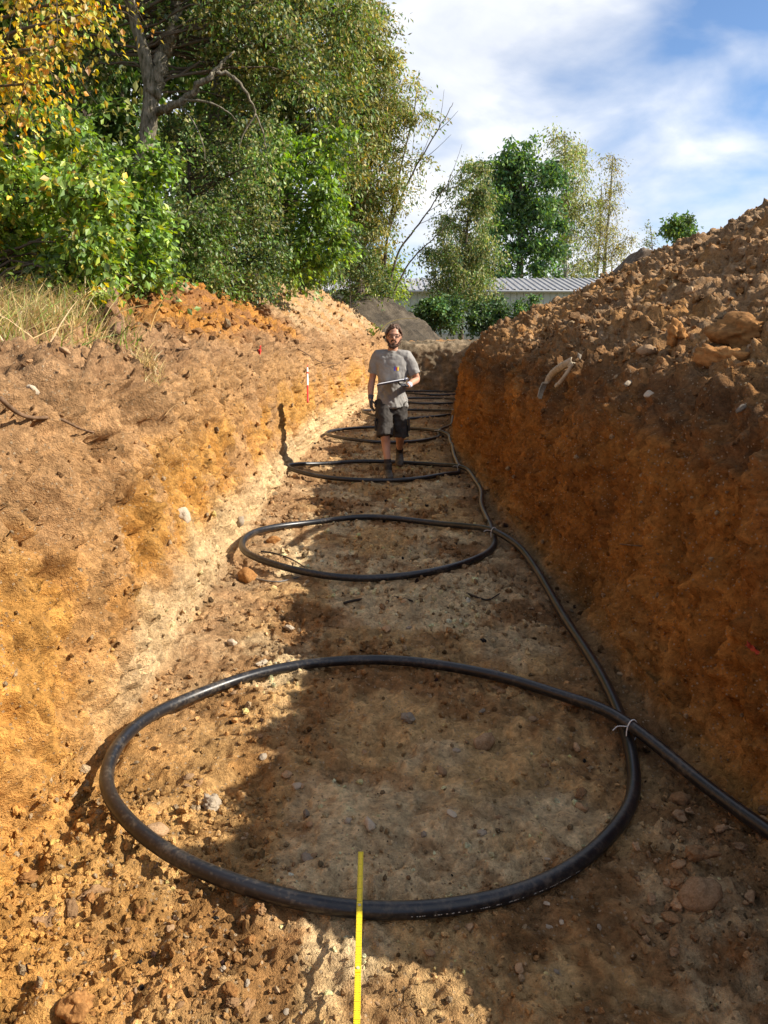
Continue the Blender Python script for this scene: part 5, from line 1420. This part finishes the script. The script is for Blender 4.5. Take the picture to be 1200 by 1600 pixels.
    # hair, beard, eyes, glasses
    hair = [stack([(hx, hy + .060, hz(1.60), .050, .040), (hx, hy + .040, hz(1.64), .078, .066), (hx, hy + .030, hz(1.69), .086, .084), (hx, hy + .022, hz(1.735), .086, .096), (hx, hy + .016, hz(1.77), .076, .094), (hx, hy + .014, hz(1.797), .054, .070), (hx, hy + .014, hz(1.812), .024, .034)])]
    for k in range(16):
        t = math.pi * (k / 15) ; cx_, cz_ = math.cos(t), math.sin(t)
        p0 = Vector((hx + cx_ * .080, hy + .0, hz(1.715 + .055 * cz_))); hair.append(limb([p0, p0 + Vector((cx_ * .010, -.035, -.004 + .012 * cz_)), p0 + Vector((cx_ * .012, -.055, -.016))], [.016, .013, .006], (1, 0, 0), 8, 3))
    for sx in (-1, 1):
        hair.append(limb([(hx + sx * .080, hy + .03, hz(1.72)), (hx + sx * .086, hy + .03, hz(1.67)), (hx + sx * .080, hy + .045, hz(1.63)), (hx + sx * .070, hy + .055, hz(1.60))], [.018, .016, .013, .008], (0, 1, 0), 9, 4))
    fuse('hair', hair, .006, 1, hair_m, root, lambda co: .012 * fbm(co * np.array([1, 1, .45]), 38, 3, 921))
    bd = [limb([(hx - .072, hy - .010, hz(1.645)), (hx - .066, hy - .045, hz(1.605)), (hx - .045, hy - .078, hz(1.570)), (hx, hy - .092, hz(1.553)), (hx + .045, hy - .078, hz(1.570)), (hx + .066, hy - .045, hz(1.605)), (hx + .072, hy - .010, hz(1.645))], [.006, .012, .019, .023, .019, .012, .006], (0, 0, 1), 10, 4),
          limb([(hx - .036, hy - .082, hz(1.606)), (hx - .020, hy - .098, hz(1.628)), (hx, hy - .103, hz(1.630)), (hx + .020, hy - .098, hz(1.628)), (hx + .036, hy - .082, hz(1.606))], [.008, .008, .008, .008, .008], (0, 0, 1), 8, 4),
          ball((hx, hy - .096, hz(1.588)), (.020, .010, .014))]
    fuse('beard', bd, .005, 1, plain('dark_beard', (.080, .042, .026), .8, .2, c2=(.045, .024, .015), nscale=90), root, lambda co: .004 * fbm(co, 60, 2, 925))
    for sx in (-1, 1):
        link('eye', py_mesh('eye', *ball((hx + sx * .033, hy - .083, hz(1.676)), (.013, .010, .009)), True), root, plain('eye_dark', (.10, .07, .055), .3, .5))
    gm = plain('glasses_frame', (.018, .016, .016), .35, .5)
    gp = []
    for sx in (-1, 1):
        a = np.linspace(0, 2 * math.pi, 21)
        gp.append(tube(np.stack([hx + sx * .036 + .028 * np.cos(a), np.full(21, hy - .104) + .010 * np.abs(np.cos(a)) * (np.cos(a) * sx > 0), hz(1.676) + .020 * np.sin(a)], -1), .0034, 6))
        gp.append(tube([(hx + sx * .064, hy - .094, hz(1.683)), (hx + sx * .082, hy - .05, hz(1.684)), (hx + sx * .086, hy + .02, hz(1.676))], .003, 6))
    gp.append(tube([(hx - .010, hy - .106, hz(1.680)), (hx, hy - .112, hz(1.683)), (hx + .010, hy - .106, hz(1.680))], .003, 6))
    v, f = merge(gp); link('glasses', np_mesh('glasses', v, f), root, gm)
    # shoulders turn against the stride, head stays on the camera, weight over the front leg
    for o in root.children_recursive:
        if o.type != 'MESH' or o.name.startswith('emblem'): continue
        n = len(o.data.vertices); co = np.empty(n * 3); o.data.vertices.foreach_get('co', co); co = co.reshape(-1, 3)
        co[:] = twist(co); o.data.vertices.foreach_set('co', co.ravel()); o.data.update()
    for o in root.children_recursive:
        if o.name.startswith('emblem'):
            for v in o.data.vertices: v.co = Vector(twist(np.array([v.co[:]]))[0]) + Vector((0, -.02, 0))
    return root, wrL, gz
PERSON, WRL, PGZ = build_person()
def build_clipboard():
    c = Vector(twist(np.array([[.045, -.285, 1.150]]))[0]) + Vector((PERSON.location.x, PERSON.location.y, PGZ))
    root = tag(empty('clipboard', c), 'dark clipboard with white paper held level by the walking man', 'clipboard')
    root.rotation_euler = (math.radians(0.5), math.radians(-11), math.radians(-12))
    link('board', bm_mesh('board', box_bm(.35, .24, .016, .003)), root, plain('board_dark', (.03, .03, .045), .5, .4))
    link('paper', bm_mesh('paper', box_bm(.315, .225, .004, .0, (-.012, -.004, .0102))), root, plain('white_paper', (.78, .77, .80), .8, .2))
    link('clip', bm_mesh('clip', box_bm(.035, .10, .016, .004, (.155, 0, .012))), root, plain('steel_clip', (.45, .45, .47), .3, .6))
build_clipboard()
